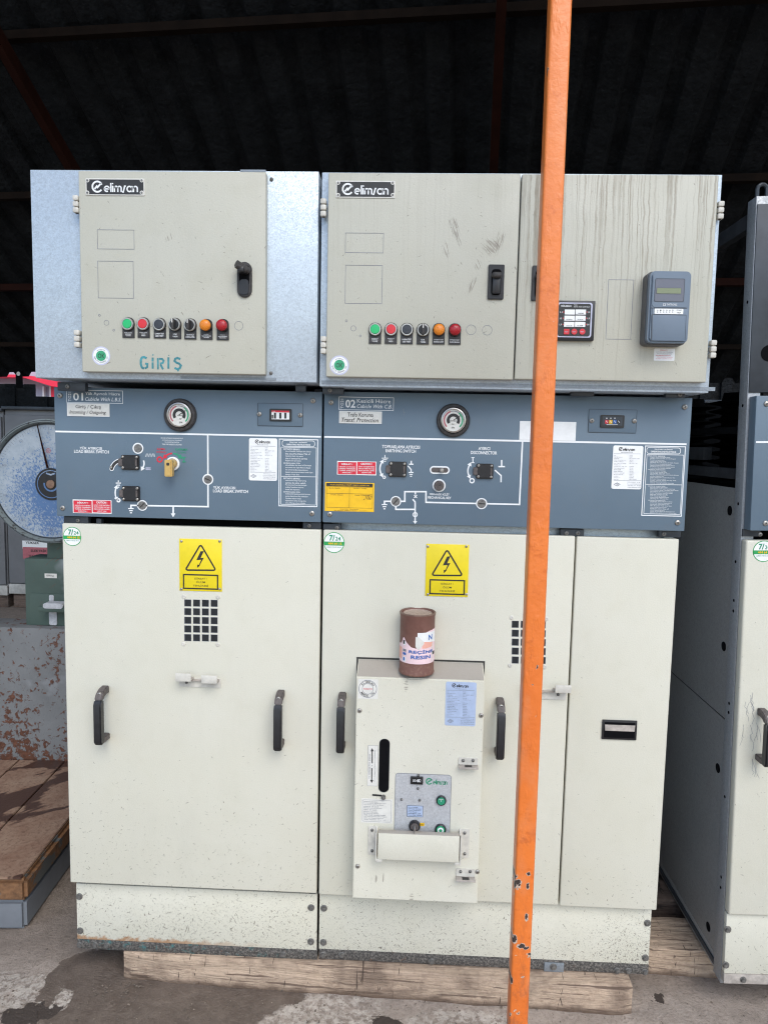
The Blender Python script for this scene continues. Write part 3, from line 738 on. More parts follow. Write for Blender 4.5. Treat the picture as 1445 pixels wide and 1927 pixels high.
def eye(parent, cx, cy, Y, r_out, r_in, slot=None, mat='zinc_dark'):
    """position indicator: turned metal disc behind a white printed ring"""
    x, z = P(cx, cy, Y); k = SC(Y); g = G()
    g.ring(x, z, r_in*k, r_out*k, Y-.0012, 0, 'white')
    g.lathe([(r_in*k, -.0013), (r_in*k*.9, -.0035), (0, -.0035)], x, Y, z, mat, seg=24)
    if slot is not None:
        c, s_ = math.cos(R_(slot)), math.sin(R_(slot)); r = r_in*k*.7
        g.stroke([(x-c*r, z-s_*r), (x+c*r, z+s_*r)], r*.35, Y-.0040, 'recess')
    return g.build('position_indicator', parent)

def earth(g, cx, cy, Y, k=1., down=True, stem=3.5, mat='white'):
    s_ = 1 if down else -1
    if stem: g.line([(cx, cy-stem*s_), (cx, cy)], 2*k, Y, mat)
    for i, w_ in enumerate((5.2, 3.4, 1.9)): g.line([(cx-w_*k, cy+i*4*k*s_+.15*w_*0), (cx+w_*k, cy+i*4*k*s_)], 2.1*k, Y, mat)

def red_label(parent, px, Y):
    x0, y0, x1, y1 = px; g = G(); g.flat(px, Y-.0005, 'white_label'); m_ = (x0+x1)/2
    for a, b, hd, ls in ((x0+1.4, m_-.8, 'DİKKAT !', ('GERİLİM GÖSTERGESİ', 'LAMBASI YANARKEN', 'TOPRAK AYIRICISINI', 'KAPATMA !')), (m_+.8, x1-1.4, 'CAUTION !', ("DON'T CLOSE EARTHING", 'SWITCH WHEN VOLTAGE', 'INDICATOR LAMPS', 'LIGHT ON'))):
        g.flat((a, y0+1.4, b, y1-1.4), Y-.0010, 'red'); w_ = b-a
        g.text(hd, (a+w_*.2, y0+3, b-w_*.2, y0+7), Y-.0015, 'white', .03)
        for i, t in enumerate(ls): g.text(t, (a+w_*.07+(w_*.18 if i == 3 else 0), y0+9+i*3.7, b-w_*.07-(w_*.18 if i == 3 else 0), y0+11.4+i*3.7), Y-.0015, 'white', .01)
    return g.build('caution_label', parent)
def data_label(parent, px, Y, mat='white_label', seed=1, title='MODÜLER HÜCRE'):
    x0, y0, x1, y1 = px; w_, h = x1-x0, y1-y0; g = G(); g.rrectpx(px, 3.5, Y-.0010, .0010, mat, .0002); L = Y-.0014
    logo(g, (x0+w_*.22, y0+h*.035, x0+w_*.76, y0+h*.125), L, 'print_black', 1.15)
    g.text(title, (x0+w_*.3, y0+h*.14, x0+w_*.68, y0+h*.165), L, 'print_grey')
    g.line([(x0+w_*.05, y0+h*.185), (x0+w_*.95, y0+h*.19)], .5, L, 'print_grey'); g.line([(x0+w_*.05, y0+h*.80), (x0+w_*.95, y0+h*.805)], .5, L, 'print_grey')
    rnd = random.Random(seed)
    keys = ['TİP', 'ÜRETİM TARİHİ', 'STANDARD', 'ANMA GERİLİMİ (Un)', 'ANMA AKIMI (In)', 'KISA SÜRELİ DAYANMA', 'AKIMI (Ith)', 'DARBE DAY. GER. (Up)', 'YALITIM SEVİYESİ', 'DEVRE KESME', 'ANMA FREKANSI', 'KUMANDA GERİLİMİ', 'MOTOR GERİLİMİ', 'AĞIRLIK', 'SİPARİŞ NO', 'SERİ NO']
    vals = ['TG21', '2007', 'IEC 62271-200', '36 kV', '630 A', '16 kA 1 sn', '', '170 kV', '70 kV', '40 kA', '50 Hz', '24 VDC', '220 V', '400 kg', '12345', 'M0710-052']
    for i, (a, b) in enumerate(zip(keys, vals)):
        yy = y0+h*(.215+.0365*i); g.text(a, (x0+w_*.05, yy, x0+w_*(.05+.022*len(a)), yy+h*.019), L, 'print_grey')
        if b: g.text(b, (x0+w_*.57, yy, x0+w_*(.57+.026*len(b)), yy+h*.019), L, 'print_grey')
    cx, cy = x0+w_*.16, y0+h*.89; g.line([(cx-w_*.1, cy), (cx, cy-h*.04), (cx+w_*.1, cy), (cx, cy+h*.04)], .7, L, 'print_grey', True)
    g.text('TSE', (cx-3, cy-1.8, cx+3, cy+1.8), L, 'print_grey')
    for i, t in enumerate(('elimsan a.ş.', 'Kocaeli TÜRKİYE', 'Tel 262 371 28 00', 'www.elimsan.com')): g.text(t, (x0+w_*.5, y0+h*(.83+.038*i), x0+w_*.94, y0+h*(.853+.038*i)), L, 'print_grey')
    return g.build('rating_label', parent)
def instr_label(parent, px, Y, seed, n1, n2, split):
    x0, y0, x1, y1 = px; w_, h = x1-x0, y1-y0; g = G(); L = Y-.0008
    g.flat(px, Y-.0004, 'slate'); g.frame((x0+.8, y0+.8, x1-.8, y1-.8), 1.6, L, 'white')
    g.rframe((x0+w_*.09, y0+h*.025, x1-w_*.08, y0+h*.11), 4, 1., L, 'white')
    g.text('İŞLETME TALİMATI', (x0+w_*.28, y0+h*.038, x1-w_*.28, y0+h*.062), L, 'white', .03)
    g.text('OPERATING INSTRUCTIONS', (x0+w_*.19, y0+h*.072, x1-w_*.19, y0+h*.096), L, 'white', .03)
    ix0, ix1 = x0+w_*.055, x1-w_*.045; g.rframe((ix0, y0+h*.125, ix1, y1-h*.03), 1, .9, L, 'white')
    ys = y0+h*split; g.line([(ix0, ys-.6), (ix1, ys+.6)], .9, L, 'white')
    rows(g, (ix0, y0+h*.135, ix1, ys-h*.01), n1, L, 'white', seed, (0, n1//2), .08, .93, .05)
    rows(g, (ix0, ys+h*.012, ix1, y1-h*.035), n2, L, 'white', seed+1, (0, n2//2), .08, .93, .05)
    return g.build('instruction_label', parent)
def id_block(parent, px, num, l1, l2, Y):
    x0, y0, x1, y1 = px; w_, h = x1-x0, y1-y0; g = G(); L = Y-.0006
    g.frame(px, .9, L, 'white'); g.text('TG21', (x0+3, y0+h*.12, x0+8.5, y1-h*.12), L, 'white', .0, 0, 90)
    g.text(num, (x0+12, y0+h*.18, x0+31, y1-h*.18), L, 'white', .02)
    g.text(l1, (x0+w_*.33, y0+h*.15, x1-w_*.05, y0+h*.45), L, 'white'); g.text(l2, (x0+w_*.33, y0+h*.56, x1-w_*.03, y0+h*.86), L, 'white', 0, .25)
    return g.build('cubicle_number', parent)
def white_plate(parent, px, l1, l2, Y):
    x0, y0, x1, y1 = px; w_, h = x1-x0, y1-y0; g = G(); g.rect(px, Y-.0016, .0016, 'offwhite', .0003)
    g.frame((x0+.6, y0+.6, x1-.6, y1-.6), .8, Y-.0020, 'white')
    g.text(l1, (x0+w_*.2, y0+h*.12, x1-w_*.2, y0+h*.46), Y-.0020, 'print_black', .005); g.text(l2, (x0+w_*.06, y0+h*.54, x1-w_*.08, y0+h*.88), Y-.0020, 'print_black', .005, .25)
    return g.build('function_plate', parent)
def warning_sign(parent, px, Y):
    x0, y0, x1, y1 = px; w_, h = x1-x0, y1-y0; g = G(); g.rect(px, Y-.0018, .0018, 'yellow', .0003); L = Y-.0024
    q = lambda a, b: P(x0+w_*a, y0+h*b, L)
    tri = [q(.5, .10), q(.86, .60), q(.14, .595)]; k = SC(L)
    pts = []
    for i in range(3):
        p, pr, nx = Vector(tri[i]), Vector(tri[i-1]), Vector(tri[(i+1) % 3]); a = p+(pr-p).normalized()*4*k; b = p+(nx-p).normalized()*4*k
        pts += [a, a*.36+b*.36+p*.28, b]
    g.stroke([tuple(p) for p in pts], 2.9*k, L, 'print_black', True)
    bolt = [(.50, .235), (.575, .232), (.50, .365), (.575, .36), (.455, .535), (.455, .51), (.515, .395), (.40, .405)]
    g.poly([(q(a, b)[0], L, q(a, b)[1]) for a, b in bolt[:3]+bolt[7:]], 'print_black')
    g.poly([(q(a, b)[0], L, q(a, b)[1]) for a, b in bolt[2:7]+bolt[7:]], 'print_black')
    g.poly([(q(a, b)[0], L, q(a, b)[1]) for a, b in ((.49, .50), (.42, .555), (.425, .49))], 'print_black')
    g.frame((x0+w_*.1, y0+h*.69, x1-w_*.1, y0+h*.955), 2.6, L, 'print_black')
    for i, (t, s_) in enumerate((('DİKKAT !', .36), ('ÖLÜM', .40), ('TEHLİKESİ', .32))): g.text(t, (x0+w_*s_, y0+h*(.735+.068*i), x1-w_*s_, y0+h*(.778+.068*i)), L, 'print_black', 0)
    o = g.build('warning_plate', parent)
    for a in (x0+4, x1-4):
        for b in (y0+4, y1-4): rivet(o, a, b, Y-.0018, 2.6, 'zinc')
    return o
def service_sticker(parent, cx, cy, Y, rp=19., torn=False):
    x, z = P(cx, cy, Y); k = SC(Y); r = rp*k; g = G(); n = 40
    def cut(rr): 
        return [(x+min(rr*math.cos(2*PI*i/n), rr*(.86 if torn else 1)), z+rr*math.sin(2*PI*i/n)) for i in range(n)]
    g.prism(cut(r), Y-.0004, 0, 'sticker_green'); g.prism(cut(r*.93), Y-.0008, 0, 'white_label')
    x1 = cx+rp*(.86 if torn else .93)
    g.flat((cx-rp*.95, cy-rp*.08, x1, cy+rp*.28), Y-.0012, 'sticker_green')
    g.text('7/', (cx-rp*.45, cy-rp*.72, cx+rp*.08, cy-rp*.16), Y-.0012, 'green_print', .04); g.text('24', (cx+rp*.12, cy-rp*.55, cx+rp*.62, cy-rp*.18), Y-.0012, 'green_print', .02)
    g.text('444 64 15', (cx-rp*.55, cy-rp*.02, cx+rp*.72, cy+rp*.22), Y-.0016, 'amber_label', .02)
    g.text('ELİMSAN TEKNİK SERVİS', (cx-rp*.68, cy+rp*.36, cx+rp*.68, cy+rp*.48), Y-.0012, 'green_print')
    return g.build('service_sticker', parent)
def vent(parent, x0, y0, x1, y1, Y, cols, rws, hole, rv):
    g = G(); px_ = (x1-x0-hole)/(cols-1); py_ = (y1-y0-hole)/(rws-1)
    for i in range(cols):
        for j in range(rws):
            a, b = x0+px_*i, y0+py_*j + (i-1.5)*.25; X0, X1, Z0, Z1 = RC(a, b, a+hole, b+hole, Y); d = .0022
            g.poly([(X0, Y-.0003, Z0), (X1, Y-.0003, Z0), (X1, Y-.0003, Z1), (X0, Y-.0003, Z1)], 'vent_dark')
            e = .0007; g.stroke([(X0, Z0), (X1, Z0), (X1, Z1), (X0, Z1)], e*1.3, Y-.0005, 'print_grey', True)
    o = g.build('vent_grille', parent)
    for a, b in rv: rivet(o, a, b, Y, 4.3)
    return o
def hook_bracket(parent, plate, hooks, Y):
    g = G(); x0, x1, z0, z1 = RC(*plate, Y); g.rrect(x0, x1, z0, z1, .004, Y-.003, .003, 'gap_paint', .0006)
    for i, h in enumerate(hooks):
        yy = Y-.034; a, b, c, d = RC(*h, yy)
        g.box(a, b, yy, yy+.003, c, d, 'gap_paint', .0008); g.box(a+.0005, b-.0005, yy+.003, Y-.003, c+.001, c+.004, 'bracket_dusty')
    g.box(x0+.004, x1-.004, Y-.012, Y-.003, z1-.006, z1-.003, 'bracket_dusty')
    o = g.build('padlock_bracket', parent)
    for a in (plate[0]+13, plate[2]-15): screw(o, a, plate[3]-8.5, Y-.003, 2.8, mat='zinc_dark')
    return o
def corner_bracket(parent, px, Y):
    x0, x1, z0, z1 = RC(*px, Y); zm = z0+(z1-z0)*.45; g = G(); g.rrect(x0, x1, zm, z1, .004, Y-.003, .003, 'gap_paint', .0006)
    g.box(x0, x1, Y-.024, Y-.0005, zm-.003, zm, 'bracket_dusty', .0008)
    cx = (x0+x1)/2; g.rrect(cx-.010, cx+.010, zm-.001, zm+.0005, .0004, Y-.018, .012, 'recess')
    o = g.build('lock_bracket', parent)
    for a in (px[0]+9, px[2]-9): screw(o, a, px[1]+5.5, Y-.003, 3, mat='zinc_dark')
    return o

# ================================================================= SETTING
GZ = -.11
def ground():
    g = G(); n = 90
    # fine patch near the cabinets, one sheet to the horizon
    xs = [-300, -60, -15, -6, -3] + [-2+5.0*i/n for i in range(n+1)] + [4, 7, 16, 60, 300]
    ys = [-300, -60, -12, -4, -2] + [-1.2+3.0*i/n for i in range(n+1)] + [3, 6, 14, 60, 300]
    V = [[None]*len(ys) for _ in xs]
    for i, x in enumerate(xs):
        for j, y in enumerate(ys):
            h = 0
            if -2 < x < 3 and -1.2 < y < 1.8:
                h = .010*mnoise.noise((x*3, y*3, 1)) + .005*mnoise.noise((x*11, y*11, 4)) + .0035*mnoise.noise((x*30, y*30, 9))
            V[i][j] = g.bm.verts.new((x, y, GZ+h-.004))
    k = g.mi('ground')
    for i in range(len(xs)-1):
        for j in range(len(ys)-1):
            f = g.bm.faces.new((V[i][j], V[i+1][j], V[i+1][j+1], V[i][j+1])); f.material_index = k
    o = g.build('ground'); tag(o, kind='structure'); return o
ground()

# ---- shed roof: corrugated sheets falling to the back, purlins and rafters under them
YAW = R_(-5); uu = Vector((math.cos(YAW), math.sin(YAW), 0)); vh = Vector((-math.sin(YAW), math.cos(YAW), 0))
EAVE_S = 7.0; e0 = onY(20, 702, CAMLOC.y+EAVE_S); SL = .59
org = Vector((e0.x, e0.y, e0.z))
def roofp(a, b, up=0.): return org + uu*a - vh*b + Vector((0, 0, SL*b+up))     # a along the eave, b up the slope
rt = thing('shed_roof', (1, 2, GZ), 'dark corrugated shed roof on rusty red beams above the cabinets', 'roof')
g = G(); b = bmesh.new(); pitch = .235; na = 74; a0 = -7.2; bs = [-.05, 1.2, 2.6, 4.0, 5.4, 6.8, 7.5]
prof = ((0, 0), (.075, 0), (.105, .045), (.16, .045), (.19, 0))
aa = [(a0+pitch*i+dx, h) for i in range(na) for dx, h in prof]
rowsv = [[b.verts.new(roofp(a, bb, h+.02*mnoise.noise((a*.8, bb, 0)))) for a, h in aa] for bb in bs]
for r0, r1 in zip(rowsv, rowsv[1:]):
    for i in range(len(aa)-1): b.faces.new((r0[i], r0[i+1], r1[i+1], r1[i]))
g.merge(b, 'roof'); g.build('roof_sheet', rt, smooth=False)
def beam(name, p, q, w_, h, mat, par):
    p, q = Vector(p), Vector(q); d = (q-p).normalized(); sd_ = d.cross(Vector((0, 0, 1))).normalized(); up = sd_.cross(d)
    g = G(); b = bmesh.new(); vs = [b.verts.new(o_+sd_*s1*w_/2+up*(s2-1)*h/2) for o_ in (p, q) for s1 in (-1, 1) for s2 in (-1, 1)]
    for f in ((0,1,3,2), (4,6,7,5), (0,4,5,1), (2,3,7,6), (0,2,6,4), (1,5,7,3)): b.faces.new([vs[i] for i in f])
    bmesh.ops.recalc_face_normals(b, faces=b.faces); g.merge(b, mat); return g.build(name, par)
def slope_b(px, py):     # distance up the slope where the ray meets the roof
    d = ray(px, py); nrm = (roofp(1, 0)-roofp(0, 0)).cross(roofp(0, 1)-roofp(0, 0)); t = (org-CAMLOC).dot(nrm)/d.dot(nrm)
    h = CAMLOC+d*t-org; return -h.dot(vh), h.dot(uu)
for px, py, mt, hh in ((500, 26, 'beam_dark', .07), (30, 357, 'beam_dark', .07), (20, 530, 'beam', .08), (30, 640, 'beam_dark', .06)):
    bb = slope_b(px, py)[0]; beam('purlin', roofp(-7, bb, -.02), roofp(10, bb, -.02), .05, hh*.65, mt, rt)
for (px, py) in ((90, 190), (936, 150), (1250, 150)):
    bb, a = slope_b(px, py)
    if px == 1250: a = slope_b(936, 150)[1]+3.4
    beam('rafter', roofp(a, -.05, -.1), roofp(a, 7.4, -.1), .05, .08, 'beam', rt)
# small hanger under the eave
h0 = roofp(slope_b(28, 690)[1], .02, 0); g = G(); g.box(h0.x-.03, h0.x+.03, h0.y-.02, h0.y, h0.z-.16, h0.z+.05, 'shaded_dark_steel'); g.disc(h0.x, h0.z-.02, .02, h0.y-.022, 0, 'offwhite', 14); g.build('hanger', rt)

# ---- back wall added to keep light out of the shed, lower to the right of the slit
BW = CAMLOC.y+EAVE_S+.1
zt1 = onY(20, 722, BW).z; xs1 = onY(64, 722, BW).x; zt2 = onY(90, 746, BW).z; xs2 = onY(135, 722, BW).x
wl = G(); b_ = .06
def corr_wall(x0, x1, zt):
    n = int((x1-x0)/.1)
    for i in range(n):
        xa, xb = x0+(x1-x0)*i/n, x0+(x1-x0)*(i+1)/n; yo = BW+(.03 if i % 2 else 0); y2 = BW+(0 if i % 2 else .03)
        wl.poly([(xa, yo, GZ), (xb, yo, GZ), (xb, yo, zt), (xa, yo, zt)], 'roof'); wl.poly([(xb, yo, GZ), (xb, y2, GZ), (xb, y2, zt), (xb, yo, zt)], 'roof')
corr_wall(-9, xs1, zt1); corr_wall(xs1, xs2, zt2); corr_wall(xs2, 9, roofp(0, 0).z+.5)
o = wl.build('added_back_wall', smooth=False); tag(o, 'dark corrugated wall added to keep light out of the back of the shed', 'wall')
# ---- building seen through the slit
bt = thing('building', (-3, 14, GZ), 'pale building with bright red fascia beyond the shed, seen through a slit', 'building')
YB = 14.; za, zb = onY(60, 735, YB).z, onY(60, 707, YB).z
g = G(); g.box(-9, 4, YB, YB+6, GZ, zb+1.2, 'bldg'); g.build('wall', bt)
g = G(); g.prism([(onY(-400, 700, YB).x, onY(0, 712, YB).z), (onY(62, 700, YB).x, onY(62, 713, YB).z), (onY(112, 700, YB).x, onY(112, 729, YB).z), (onY(170, 700, YB).x, onY(125, 736, YB).z), (onY(170, 700, YB).x, onY(112, 722, YB).z), (onY(60, 700, YB).x, onY(60, 708, YB).z), (onY(-400, 700, YB).x, onY(0, 705, YB).z)], YB-.4, .38, 'fascia'); g.build('red_fascia', bt)
g = G()
for a in (80, 93): g.rect((a, 727, a+3, 770), YB-.1, .08, 'white_label')
g.rect((96, 727, 130, 770), YB-.15, .12, 'fascia'); g.build('window_frame', bt)

# ---- grey cabinets in the back of the shed
def back_cabinet(pxa, pxb, ya, yb, Y, label, mt='back_cab', sticker=False, D=.9):
    x0, x1, z0, z1 = RC(pxa, ya, pxb, yb, Y)
    c = thing('metal_cabinet', ((x0+x1)/2, Y, GZ), label, 'cabinet', 'grey cabinets at the back of the shed')
    zp = z0+(z1-z0)*.06
    g = G(); g.box(x0, x1, Y+.03, Y+D, z0, z1, mt, .006); g.build('cabinet_body', c)
    g = G(); g.box(x0+.01, x1-.01, Y, Y+.03, zp, z1-.05, mt, .006); g.build('door', c)
    g = G(); g.box(x0, x1, Y+.005, Y+.03, z0, zp-.01, 'back_cab_low', .003); g.build('plinth_panel', c)
    g = G(); g.box(x0-.01, x1+.01, Y-.02, Y+D, z1, z1+.03, 'dark_steel', .004); g.build('top_rail', c)
    g = G()
    for a in (x0+.02, x1-.14): g.box(a, a+.12, Y+.05, Y+.8, GZ, z0, 'wood_dark')
    g.build('support_block', c, split=True)
    if sticker:
        g = G(); g.flat((42, 1018, 98, 1033), Y-.002, 'white_label'); g.flat((43, 1030, 98, 1052), Y-.003, 'faded_red')
        g.text('YÜKSEK', (48, 1018, 74, 1024), Y-.004, 'print_black', .02); g.text('ELEKTRİK', (58, 1033, 88, 1039), Y-.005, 'print_black', .02); g.text('TEHLİKESİ', (53, 1043, 84, 1049), Y-.005, 'print_black', .02)
        g.build('danger_label', c)
    return c
BY = 4.6
back_cabinet(11, 205, 772, 1120, BY, 'grey cabinet on blocks behind the round dial scale', sticker=True)
back_cabinet(-190, 8, 772, 1118, BY, 'grey cabinet at left edge behind the dial scale', 'back_cab')
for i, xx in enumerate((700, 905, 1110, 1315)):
    back_cabinet(xx, xx+200, 760, 1120, BY, 'cabinet coloured near black to carry the deep shadow behind the front cabinets', 'shaded_dark_steel')

# ================================================================= FRONT CABINETS
YD, YP, YK, YG, YU = 0., -.008, .028, -.093, -.118
def bolts_gap(parent, items, Y, mat='dark_steel'):
    for x0, y0, x1, y1, bl in items:
        g = G(); g.rect((x0, y0, x1, y1), Y, .02, mat, .001); o = g.build('joint_bracket', parent)
        for a in bl: screw(o, a, (y0+y1)/2, Y, 4.2, 'bolt', 'zinc_dark')

def seams(o, xs):
    pass

# ---------------- cabinet 1
c1 = thing('switchgear_cabinet', (.375, .03, -.0227), 'cream switchgear cabinet with teal GİRİŞ stencilled on its upper door', 'switchgear cabinet', 'front row of cream and slate switchgear cabinets')
XA, XB = .012, .742
g = G(); g.box(XA, XB, .045, 1.15, .0, 1.69, 'shaded_dark_steel', .003); g.build('cabinet_body', c1)
g = G(); g.box(XA, XA+.02, .03, .05, -.0, 1.7, 'dark_steel', .001); g.box(XB-.02, XB, .03, .05, -.0, 1.7, 'dark_steel', .001); g.build('corner_post', c1, split=True)
# control box of galvanised sheet
x0, x1, z0, z1 = RC(61.5, 320, 598, 715, YG)
g = G(); g.box(x0, x1, YG, .30, z0, z1, 'galv', .002); o_box = g.build('control_box', c1)
for a, b in ((511, 337), (510, 702)): screw(o_box, a, b, YG, 3.4, mat='zinc_dark')
g = G(); g.rect((452, 318.5, 500, 322.5), YG-.002, .01, 'galv_dull'); g.rect((340, 709, 520, 714), YG-.002, .01, 'galv_dull'); g.build('folded_flange', o_box, split=True)
g = G(); g.rect((150.8, 321.5, 499.8, 702), YU, .0245, 'box_door1', .003, 3); dr = g.build('upper_door', c1)
nameplate(dr, (161, 335, 272, 367), YU)
g = G(); outline(g, (183.3, 432, 252.3, 468), YU-.0005); g.build('cutout_mark', dr); g = G(); outline(g, (184.5, 491, 251, 560.5), YU-.0005); g.build('cutout_mark', dr); g = G()
for cx, cy, r in ((200.6, 607, 4.6), (449.4, 612.7, 8)):
    x, z = P(cx, cy, YU); g.ring(x, z, (r-.35)*SC(YU), (r+.35)*SC(YU), YU-.0005, 0, 'print_grey', 24); g.build('knockout_mark', dr); g = G()
for cx, cy in ((187.3, 593), (214.2, 621)):
    x, z = P(cx, cy, YU); g.ring(x, z, 1.4*SC(YU), 2.3*SC(YU), YU-.0005, 0, 'print_grey', 14); g.build('small_hole_mark', dr); g = G()
ok_sticker(dr, 190.5, 669.3, YU)
g = G(); Yt = YU-.0006
def ss(pts, w_=4.2): g.line(pts, w_, Yt, 'teal')
ss([(276, 674), (271, 671.5), (267, 672.5), (265, 677), (265, 685), (267, 691), (271, 693.5)]); ss([(272.5, 693), (277, 690.5), (277.5, 684.5), (273, 684)], 3.6)
ss([(287.4, 672.5), (287.2, 680)], 3.8); ss([(287.2, 681.5), (287.4, 693.5)], 3.8); ss([(287.3, 666.5), (288.5, 668.5)], 2.6)
ss([(297, 673.5), (297.2, 694.8)], 3.4); ss([(299.5, 675), (305, 675), (308, 678.5), (306.5, 682.5), (301, 684)], 3.5); ss([(302, 685.5), (307, 694.8)], 3.8)
ss([(317, 672), (317, 693.5)], 3.8); ss([(317.5, 667.5), (318, 668.8)], 2.4)
ss([(339.5, 675.5), (334, 673.2), (329.5, 675), (328.5, 679), (332, 682), (337, 684), (340.5, 687.5), (338.5, 692.5), (334, 694.5), (328.5, 692)], 4.); ss([(336, 695.5), (334.5, 698.5)], 2.6)
g.build('stencil_lettering', dr)
for yy in ((369, 403), (621, 655)): hinge(dr, 147.2-(.5 if yy[0] < 500 else -1.5), yy[0], yy[1], YG-.012)
swing_latch(dr, (447, 493, 474.5, 560), YU, True)
for cx, top, bot, kd, ls in ((242, 597, 635.5, 'green', ('YÜK AYR.', 'KAPAMA', 'CLOSE')), (270.6, 597, 635.5, 'red', ('YÜK AYR.', 'AÇMA', 'OPEN')), (301, 598, 636.5, 'blackb', ('LAMBA TEST', 'LED TEST')),
                             (330, 598, 637.5, 'sel', ('UZAK', 'YAKIN')), (358.6, 599, 638.5, 'sel', ('ISITICI', 'AYDINLATMA')), (389, 600, 639, 'lampa', ('DÜŞÜK', 'GAZ BASINCI', 'ALARM')), (419.7, 600, 640, 'lampr', ('DÜŞÜK', 'GAZ BASINCI', 'BLOKAJ'))):
    operator(c1, cx, top, bot, YU, kd, ls)
bolts_gap(c1, ((108, 719, 160, 735, (127,)), (556, 724, 575, 736, ())), YG+.04)
bolts_gap(c1, ((120, 972, 166, 986, (147,)), (570, 983, 604, 995, (582, )), (181, 976, 190, 987, ())), .012)

# slate panel
g = G(); g.rect((104, 732.5, 605, 977), YP, .035, 'slate', .0025); pn = g.build('mimic_panel', c1)
for a, b in ((113, 744), (589, 754), (118, 956), (587, 966)): screw(pn, a, b, YP, 5)
id_block(pn, (125.5, 734.5, 231, 758), '01', 'Yük Ayırıcılı Hücre', 'Cubicle With L.B.S.', YP)
white_plate(pn, (126, 759, 206, 783.5), 'Giriş / Çıkış', 'Incoming / Outgoing', YP)
gauge(pn, 340, 781, YP, c1)
g = G(); g.rect((485, 759, 570, 801.5), YP-.0015, .0015, 'slate', .0003); g.rframe((485, 759, 570, 801.5), 1, .7, YP-.0018, 'dark_steel'); wp = g.build('indicator_window', pn)
for a, b in ((488, 779), (565, 781)): screw(wp, a, b, YP-.0015, 4.4)
g = G(); g.rrectpx((507, 769, 548.5, 792.5), 2, YP-.006, .0045, 'black', .001); F = YP-.0066; g.flat((511, 772.5, 544.5, 789), F, 'white_label'); g.flat((511, 772.5, 544.5, 775.8), F-.0004, 'red')
for a in (515.5, 525.5, 535): g.flat((a, 776.5, a+4, 787.5), F-.0004, 'black')
g.flat((511.3, 780.5, 514.5, 787.5), F-.0004, 'black_brown'); g.text('POWER', (512, 773.3, 518, 775), F-.0008, 'white'); g.build('voltage_indicator', wp)
g = G(); L = YP-.0007
x0, x1, z0, z1 = RC(104.5, 815.2, 604, 818.4, YP); g.poly([(x0, L, z0), (x1, L, z0), (x1, L, z1), (x0, L, z1)], 'white')
g.line([(391, 817), (391.5, 953.5)], 3, L-.0003, 'white')
g.line([(246.5, 956), (246.5, 951), (393.2, 953.5)], 3, L-.0005, 'white'); earth(g, 246.5, 957, L-.0007, 1, True, 0)
g.line([(326, 953), (326, 967)], 3.2, L-.0007, 'white'); q = [P(a, b, L) for a, b in ((321.5, 966), (330.5, 966), (326, 973.5))]; g.poly([(a, L-.0009, b) for a, b in q], 'white')
g.text('YÜK AYIRICISI', (150, 840, 192, 846), L, 'white', .02); g.text('LOAD BREAK SWITCH', (139.5, 846.8, 205, 852.8), L, 'white', .02)
g.text('YÜK AYIRICISI', (401, 914.3, 443, 920.3), L, 'white', .02); g.text('LOAD BREAK SWITCH', (401, 921.3, 466.7, 927.3), L, 'white', .02)
for i, (t, a) in enumerate((('MANUEL BUTONLARA BASMADAN ÖNCE', 0), ('ÇEVİRME KOLUNU ÇIKARINIZ', 2), ('TO CLOSE THE SWITCH', 7), ('TURN THE HANDLE CLOCKWISE', 2))): g.text(t, (303+a, 823+4*i, 344-a, 825.6+4*i), L, 'white')
g.text('AÇMA', (295, 843, 311, 847.5), L, 'red', .03); g.text('OPENING', (294, 849, 312, 852.5), L, 'red'); g.text('KAPAMA', (330, 843.5, 353, 848), L, 'green_print', .03); g.text('CLOSING', (331.5, 849.5, 350, 853), L, 'green_print')
g.arc(325, 872, 19, 92, 133, 3., L, 'red', 10, 2); g.arc(325, 872, 19, 88, 48, 3., L, 'green_print', 10, 2)
x, z = P(300.5, 864.5, L); g.ring(x, z, 3.2*SC(L), 6*SC(L), L, 0, 'red', 24)
g.line([(346, 860), (346, 869)], 2.4, L, 'green_print'); g.line([(342.5, 860.5), (349.5, 860.5)], 2, L-.0003, 'green_print'); g.line([(342.5, 869), (349.5, 869)], 2, L-.0003, 'green_print')
g.line([(274+i*1.45, 853.3 if i % 2 else 859.5) for i in range(13)], .8, L, 'white')
for i in range(5): g.line([(275+i*1.9, 878.8), (275+i*1.9, 884.5)], 1.1, L, 'lilac')
g.line([(274.5, 884), (284, 884)], .8, L-.0003, 'lilac')
g.arc(257, 871.5, 14.5, 22, -33, 2.8, L, 'white', 10, 2)
g.arc(241, 928, 25, 160, 200, 2.6, L, 'white', 10, 3)
x, z = P(223, 941.3, L); g.ring(x, z, 1.5*SC(L), 4.3*SC(L), L, 0, 'white', 24)
earth(g, 222.8, 909, L, .95, True, 5)
# curved slot outline left of the upper cover
g.arc(231, 888, 22, 105, 165, 8.6, L, 'white', 12); g.arc(231, 888, 22, 108, 162, 5.6, L-.0004, 'recess', 12)
for a in (105, 165): 
    x, z = P(231, 888, L); rr = 22*SC(L); g.disc(x+rr*math.cos(R_(a)), z+rr*math.sin(R_(a)), 4.3*SC(L), L-.0001, 0, 'white', 18); g.disc(x+rr*math.cos(R_(a)), z+rr*math.sin(R_(a)), 2.9*SC(L), L-.0005, 0, 'recess', 18)
x, z = P(209.5, 879, L); g.disc(x, z, 2.4*SC(L), L-.003, .002, 'zinc', 14)
g.build('mimic_diagram', pn)
lock_cover(pn, (229, 856, 263, 884), YP); lock_cover(pn, (230.5, 914.5, 264, 943), YP)
eye(pn, 260, 843.5, YP, 10.5, 8, None, 'zinc_dark'); eye(pn, 391.5, 902, YP, 10.5, 8, -20); eye(pn, 268, 951, YP, 10.3, 8, 45)
